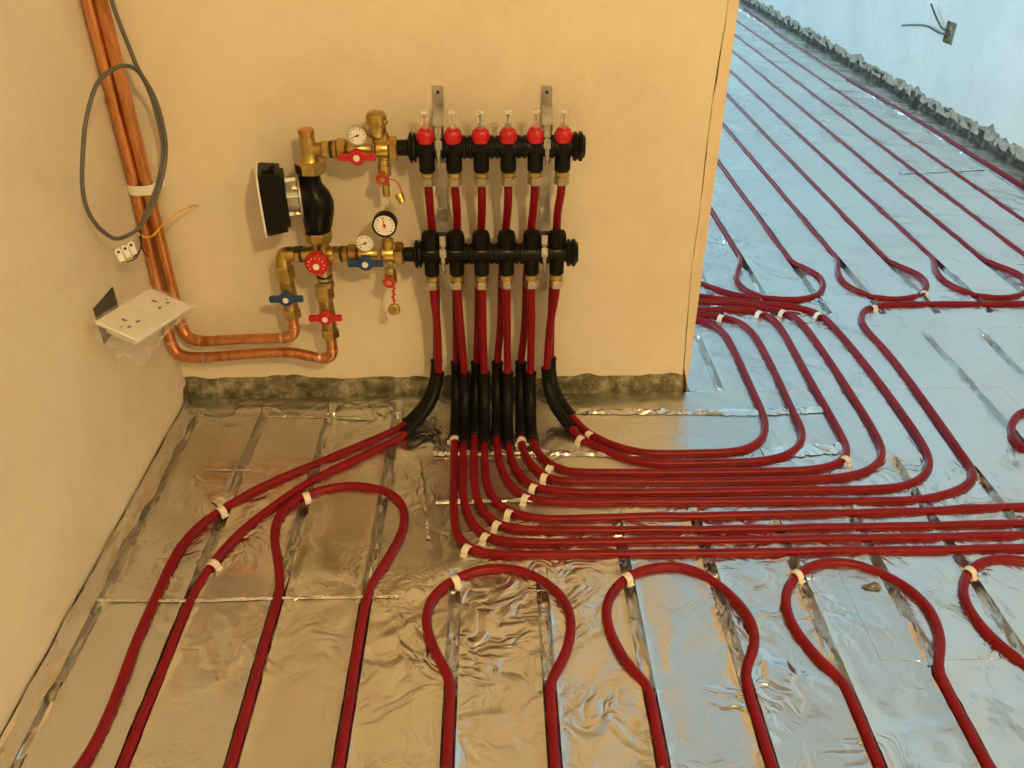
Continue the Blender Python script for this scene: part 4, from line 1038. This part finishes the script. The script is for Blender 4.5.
el.tube(relax(smoothpath([Vector((W(294.5, 252, OL).x, yl, zc)), Vector((xe+0.006, yl, zc)), Vector((xe, yl, zc-0.006)), Vector((xe, yl, ztop-0.004))], 0.004), 2), 0.0148, 20)
el.build('elbow', 'brass', tb, 45)
tr, xr_ = iso(326, 297, 316.5, 333, 338, OL, 'red', 'brass isolation valve with a red lever above the lower copper pipe', 328)
MB().lathe((lx, yl, zb2-0.0005), -Z_, [(0, 0.0150), (0.003, 0.0158), (0.010, 0.0158)], 20).build('tail', 'brass', tr, 30)

# ------------------------------------------------------------------ copper pipes
RC = 0.0108
def copper(path, elbows, label, solder=()):
    p = relax(smoothpath(path, 0.006), 4)
    o = MB().tube(p, RC, 16).build('copper_pipe', 'copper', None, 50)
    for (a, b) in elbows:
        i0 = min(range(len(p)), key=lambda i: (p[i]-a).length); i1 = min(range(len(p)), key=lambda i: (p[i]-b).length)
        if i0 > i1: i0, i1 = i1, i0
        q = p[i0:i1+1]
        e = MB().tube(q, RC+0.0011, 16); e.build('elbow_fitting', 'copper', o, 50)
        for s, s2 in ((q[0], q[1]), (q[-1], q[-2])):
            MB().lathe(s, s2-s, [(0, RC+0.0002), (0.001, RC+0.0018), (0.004, RC+0.0018), (0.005, RC+0.001)], 16).build('solder_ring', 'solder', o, 40)
    return tag(o, label, 'pipe', 'copper supply pipes')
offA, offB = 0.040, 0.040
hz1 = W(240, 341.5, OL).z
xA = 0.0368; xB = 0.0138
pA = Vector((xA, -0.035, 1.6)); 
zA = W(240, 341.5, 0.06).z; zB = W(240, 354, 0.075).z
# right-hand vertical pipe turns into the upper run
yA, yB = -0.046, -0.052
a1 = W(196, 340.5, 0.048); zE = W(290, 337.5, OL).z
A = [Vector((xA, -0.030, ZC)), Vector((xA, -0.030, 1.2)), Vector((xA, -0.030, 0.5)), Vector((xA, -0.034, a1.z+0.045)), Vector((xA+0.002, -0.038, a1.z+0.022)), Vector((xA+0.009, -0.042, a1.z+0.006)), a1,
     W(245, 339, 0.066), W(281, 338, 0.085), Vector((xb_-0.010, yl, zE+0.002)), Vector((xb_-0.001, yl, zE+0.011)), Vector((xb_, yl, zE+0.028)), Vector((xb_, yl, W(288, 317, OL).z))]
copper(A, [(Vector((xA, -0.036, a1.z+0.032)), a1+X_*0.014), (W(281, 338, 0.085), Vector((xb_, yl, zE+0.028)))], 'copper pipe down the corner bending into the upper horizontal run')
b1 = W(198, 357.5, 0.066); zE = W(327, 358.5, OL).z
B = [Vector((xB, -0.030, ZC)), Vector((xB, -0.030, 1.2)), Vector((xB, -0.032, 0.5)), Vector((xB, -0.050, b1.z+0.06)), Vector((xB+0.003, -0.057, b1.z+0.024)), Vector((xB+0.013, -0.062, b1.z+0.006)), b1,
     W(233, 355, 0.071), W(282, 352.2, 0.079), W(294, 352.6, 0.081), W(319, 357.8, 0.088), Vector((xr_-0.010, yl, zE+0.001)), Vector((xr_-0.001, yl, zE+0.010)), Vector((xr_, yl, zE+0.026)), Vector((xr_, yl, W(326, 337, OL).z))]
copper(B, [(Vector((xB+0.001, -0.055, b1.z+0.035)), b1+X_*0.016), (W(318, 357.6, 0.088), Vector((xr_, yl, zE+0.026)))], 'copper pipe nearest the corner bending into the lower horizontal run')
# plastic double clip
ck = W(140, 190, 0.04); t = MB(); zk = ck.z
pts = []; ups = []
for k in range(17):
    a = math.pi*k/16; u = Vector((math.cos(a), -math.sin(a), 0)); pts.append(Vector(((xA+xB)/2, -0.030, zk))+Vector((u.x*0.0245, u.y*0.0145, 0))); ups.append(u)
pts = [pts[0]+Y_*0.028]+pts+[pts[-1]+Y_*0.028]; ups = [X_]+ups+[-X_]
t.band(pts, Z_, 0.018, 0.0025, ups)
o = t.build('pipe_clamp', 'white', None, 30); tag(o, 'white double plastic clamp holding the two copper pipes in the corner', 'clip')
MB().box(((xA+xB)/2+0.012, -0.003, zk), (0.045, 0.004, 0.018), bev=0.001).build('base', 'white', o, 30)

# ------------------------------------------------------------------ grey cable, terminal block, wires
pa = Vector((0.030, -0.30, 0)); pb_ = Vector((0.115, -0.075, 0)); nv = Vector((pb_.y-pa.y, -(pb_.x-pa.x), 0)).normalized()
def D(u, v, o=0.0):
    d = ray(u, v); return CAM+d*((nv.dot(pa-CAM)+o)/nv.dot(d))
cp = [(111.5, 0), (119, 22), (129, 47), (138, 69), (152, 92), (161, 117), (166, 148), (162.5, 176), (153, 204), (140, 227), (128, 235.5), (115, 239), (106, 234), (97, 226), (87, 209), (82.5, 187), (83, 150), (86, 120), (97.5, 83), (111.5, 70), (126, 65.5), (138, 71), (148, 88), (157, 116), (163, 148), (160, 176), (150, 204), (139.5, 228)]
pts = [D(u, v, 0.0 if i < 14 else -0.006 if i > 19 else -0.003) for i, (u, v) in enumerate(cp)]
pts = [pts[0]+Vector((-0.004, 0.03, 0.5))]+pts
o = MB().tube(relax(smoothpath(pts, 0.006), 2), 0.0036, 10).build('grey_cable', 'grey_cable', None, 60)
tag(o, 'grey cable hanging in a loop over the corner copper pipes', 'cable')
o2 = MB().tube(smoothpath([D(139.5, 228, -0.006), D(137.5, 231.5, -.006), D(140, 235, -.006), D(147, 237.3, -.006), D(153, 235.5, -.006), D(161, 226.5, -.008), D(170, 217.5, -.012), D(179, 211.5, -.014), D(192, 206, -.016)], 0.003), 0.0017, 8).build('earth_wire', 'yellow', o, 60)
o2['label'] = 'yellow earth wire'
MB().tube(smoothpath([D(192, 206, -.016), D(195, 205, -.017), D(198, 206, -.017)], 0.002), 0.0010, 6).build('bare_end', 'copper', o, 60)
for k, w in enumerate([[(140, 229), (141.5, 240), (141, 248), (137, 254), (133, 258)], [(139, 229), (141, 243), (144, 252), (148, 257)], [(140.5, 230), (141, 246), (136, 258), (127, 262)]]):
    MB().tube(smoothpath([D(u, v, -0.004-k*0.002) for u, v in w], 0.004), 0.0012, 6).build('core_wire', 'ink', o, 60)
tb_c = [D(118.5, 252, -0.006), D(125, 248.5, -0.006), D(131, 245, -0.006)]
t = thing('terminal_block', tb_c[1]-Z_*0.015, 'white three-way terminal block on the cable end above the socket', 'terminal block')
face = (CAM-tb_c[1]).normalized()
for i, c in enumerate(tb_c):
    dn = (D(131+4.5, 245+10, -0.006)-D(131, 245, -0.006)).normalized(); dn = (dn-face*dn.dot(face)).normalized()
    m = MB(); m.lathe(c-face*0.004, face, [(0, 0.0055), (0.001, 0.0060), (0.009, 0.0060), (0.010, 0.0048), (0.0101, 0.0026), (0.007, 0.0025)], 16)
    sd = face.cross(dn)
    m.box(c+dn*0.008, (0.010, 0.018, 0.010), (sd, dn, face), 0.0012)
    pcs = m.build('way', 'white', t, 30)
    MB().lathe(c+face*0.003, face, [(0, 0.0027), (0.0033, 0.0027)], 12).build('screw_head', 'ink', pcs, 30)
    MB().lathe(c+dn*0.0125+face*0.003, face, [(0, 0.0030), (0.0030, 0.0030)], 12).build('screw_tower', 'clip', pcs, 30)

# ------------------------------------------------------------------ loose double socket with its film bag
ctr = L(144.5, 314.5, 0.085)
tt = (ctr-CAM).length; cr = ROT @ X_; cu = ROT @ Y_; cf = (ctr-CAM).normalized(); cr = (cr-cf*cr.dot(cf)).normalized(); cu = cf.cross(cr)*1.0
if cu.dot(Z_) < 0: cu = -cu
Lx = (cr*0.090+cu*0.060+cf*0.098).normalized()
Sx = (cr*0.075-cu*0.036-cf*0.047); Sx = (Sx-Lx*Sx.dot(Lx)).normalized()
Nn = Lx.cross(Sx)
if Nn.dot(cf) > 0: Nn = -Nn
t = thing('double_socket', ctr-Nn*0.01, 'white double wall socket hanging loose from the wall in clear film', 'socket')
MB().box(ctr, (0.146, 0.086, 0.008), (Lx, Sx, Nn), 0.003).build('faceplate', 'white', t, 30)
MB().box(ctr-Nn*0.012, (0.120, 0.060, 0.018), (Lx, Sx, Nn), 0.002).build('socket_body', 'white', t, 30)
for sg in (-1, 1):
    c = ctr+Lx*sg*0.040+Nn*0.0042
    h = MB().box(c-Sx*0.010, (0.0045, 0.009, 0.0008), (Lx, Sx, Nn))
    for s2 in (-1, 1): h.box(c+Sx*0.009+Lx*s2*0.011, (0.007, 0.0045, 0.0008), (Lx, Sx, Nn))
    h.build('pin_slot', 'ink', t, 0)
for sg in (-1, 1): MB().lathe(ctr+Lx*sg*0.060+Sx*0.0+Nn*0.004, Nn, [(0, 0.0032), (0.0006, 0.0030), (0.0007, 0.001)], 12).build('screw', 'nickel', t, 30)
# crumpled clear film: hangs below the near edges and folds up behind
fm = MB(); n1, n2 = 26, 12; vs = []; fs = []; rnd = random.Random(4)
edge = [ctr-Lx*0.075-Sx*0.046, ctr-Lx*0.077+Sx*0.046, ctr+Lx*0.078+Sx*0.047]
ep = []
for i in range(n1+1):
    q = i/n1*2; k = min(1, int(q)); ep.append(edge[k].lerp(edge[k+1], q-k))
for i, p in enumerate(ep):
    for j in range(n2+1):
        f_ = j/n2; dr = 0.062*(1-0.75*max(0, i/n1*2-0.9)) 
        q = p+Nn*0.005*(1-f_)-Nn*dr*f_*0.75-Z_*dr*f_*0.35-(p-ctr)*0.30*f_*f_
        j_ = 0.0045*min(1, f_*3)
        q += Vector((noise.noise(q*95), noise.noise(q*95+Vector((9, 0, 0))), noise.noise(q*95+Vector((0, 9, 0)))))*j_*2.0
        q.x = max(q.x, 0.004); vs.append(q)
for i in range(n1):
    for j in range(n2): a = i*(n2+1)+j; fs.append((a, a+1, a+n2+2, a+n2+1))
o = fm.add(vs, fs).build('film_bag', 'film', t, 22); o['label'] = 'crumpled clear plastic film'
fm = MB(); vs = []; fs = []
for i in range(15):
    for j in range(11):
        q = ctr+Lx*(i/14-0.5)*0.150+Sx*(j/10-0.5)*0.090+Nn*(0.0062+0.0015*noise.noise(Vector((i*0.7, j*0.7, 3))))
        vs.append(q)
for i in range(14):
    for j in range(10): a = i*11+j; fs.append((a, a+1, a+12, a+11))
fm.add(vs, fs).build('film_bag', 'film', t, 25)
# back box in the left wall
t = thing('back_box', (-0.002, (HOLE[0]+HOLE[1])/2, HOLE[2]), 'dark empty socket box sunk in the cream wall behind the loose socket', 'back box')
yc_, zc_ = (HOLE[0]+HOLE[1])/2, (HOLE[2]+HOLE[3])/2
b = MB(); w_, h_ = HOLE[1]-HOLE[0], HOLE[3]-HOLE[2]
b.box((-0.0125, yc_, zc_), (0.002, w_, h_))
for sg in (-1, 1): b.box((-0.006, yc_+sg*(w_/2-0.001), zc_), (0.012, 0.002, h_)); b.box((-0.006, yc_, zc_+sg*(h_/2-0.001)), (0.012, w_, 0.002))
b.build('metal_box', 'grey_cable', t, 0)
for k in range(3):
    MB().tube(smoothpath([Vector((-0.011, yc_+0.01*k-0.01, zc_)), Vector((0.02, yc_+0.012*k-0.01, zc_-0.004)), ctr-Nn*0.024+Lx*(k-1)*0.02], 0.006), 0.0016, 6).build('feed_wire', ('ink', 'strap_red', 'grey_cable')[k], t, 60)

# ------------------------------------------------------------------ recess with two cable tails in the white wall
t = thing('socket_recess', (XR, hc.y, HR[2]), 'square dark recess with two grey cable tails in the white wall', 'socket recess')
b = MB(); w_, h_ = 0.088, 0.088
b.box((XR+0.0125, hc.y, hc.z), (0.002, w_, h_))
for sg in (-1, 1): b.box((XR+0.006, hc.y+sg*(w_/2-0.0015), hc.z), (0.012, 0.003, h_)); b.box((XR+0.006, hc.y, hc.z+sg*(h_/2-0.0015)), (0.012, w_, 0.003))
b.build('recess_box', 'rubble', t, 0)
def cab(px, offs):
    return MB().tube(smoothpath([RW(u, v, o) for (u, v), o in zip(px, offs)], 0.008), 0.0045, 8).build('cable_tail', 'grey_cable', t, 60)
cab([(950, 34), (941, 33.5), (928, 26.5), (916, 25), (902, 25.5)], [-0.010, 0.01, 0.03, 0.035, 0.04])
cab([(949, 31), (943, 29), (937, 19), (931, 4)], [-0.010, 0.01, 0.025, 0.035])

# torn hole in the foil
c = F(873, 587)
m = MB(); rnd = random.Random(3); vs = [c+Vector((0, 0, 0.0012))]
for k in range(10):
    a = 2*math.pi*k/10; r = 0.011*rnd.uniform(0.4, 1.3); vs.append(Vector((c.x+math.cos(a)*r*1.5, c.y+math.sin(a)*r, ground(c.x, c.y)+0.0015+rnd.uniform(0, 0.0035))))
m.add(vs, [(0, 1+k, 1+(k+1) % 10) for k in range(10)])
m.build('torn_foil', 'rubble', fl, 20)
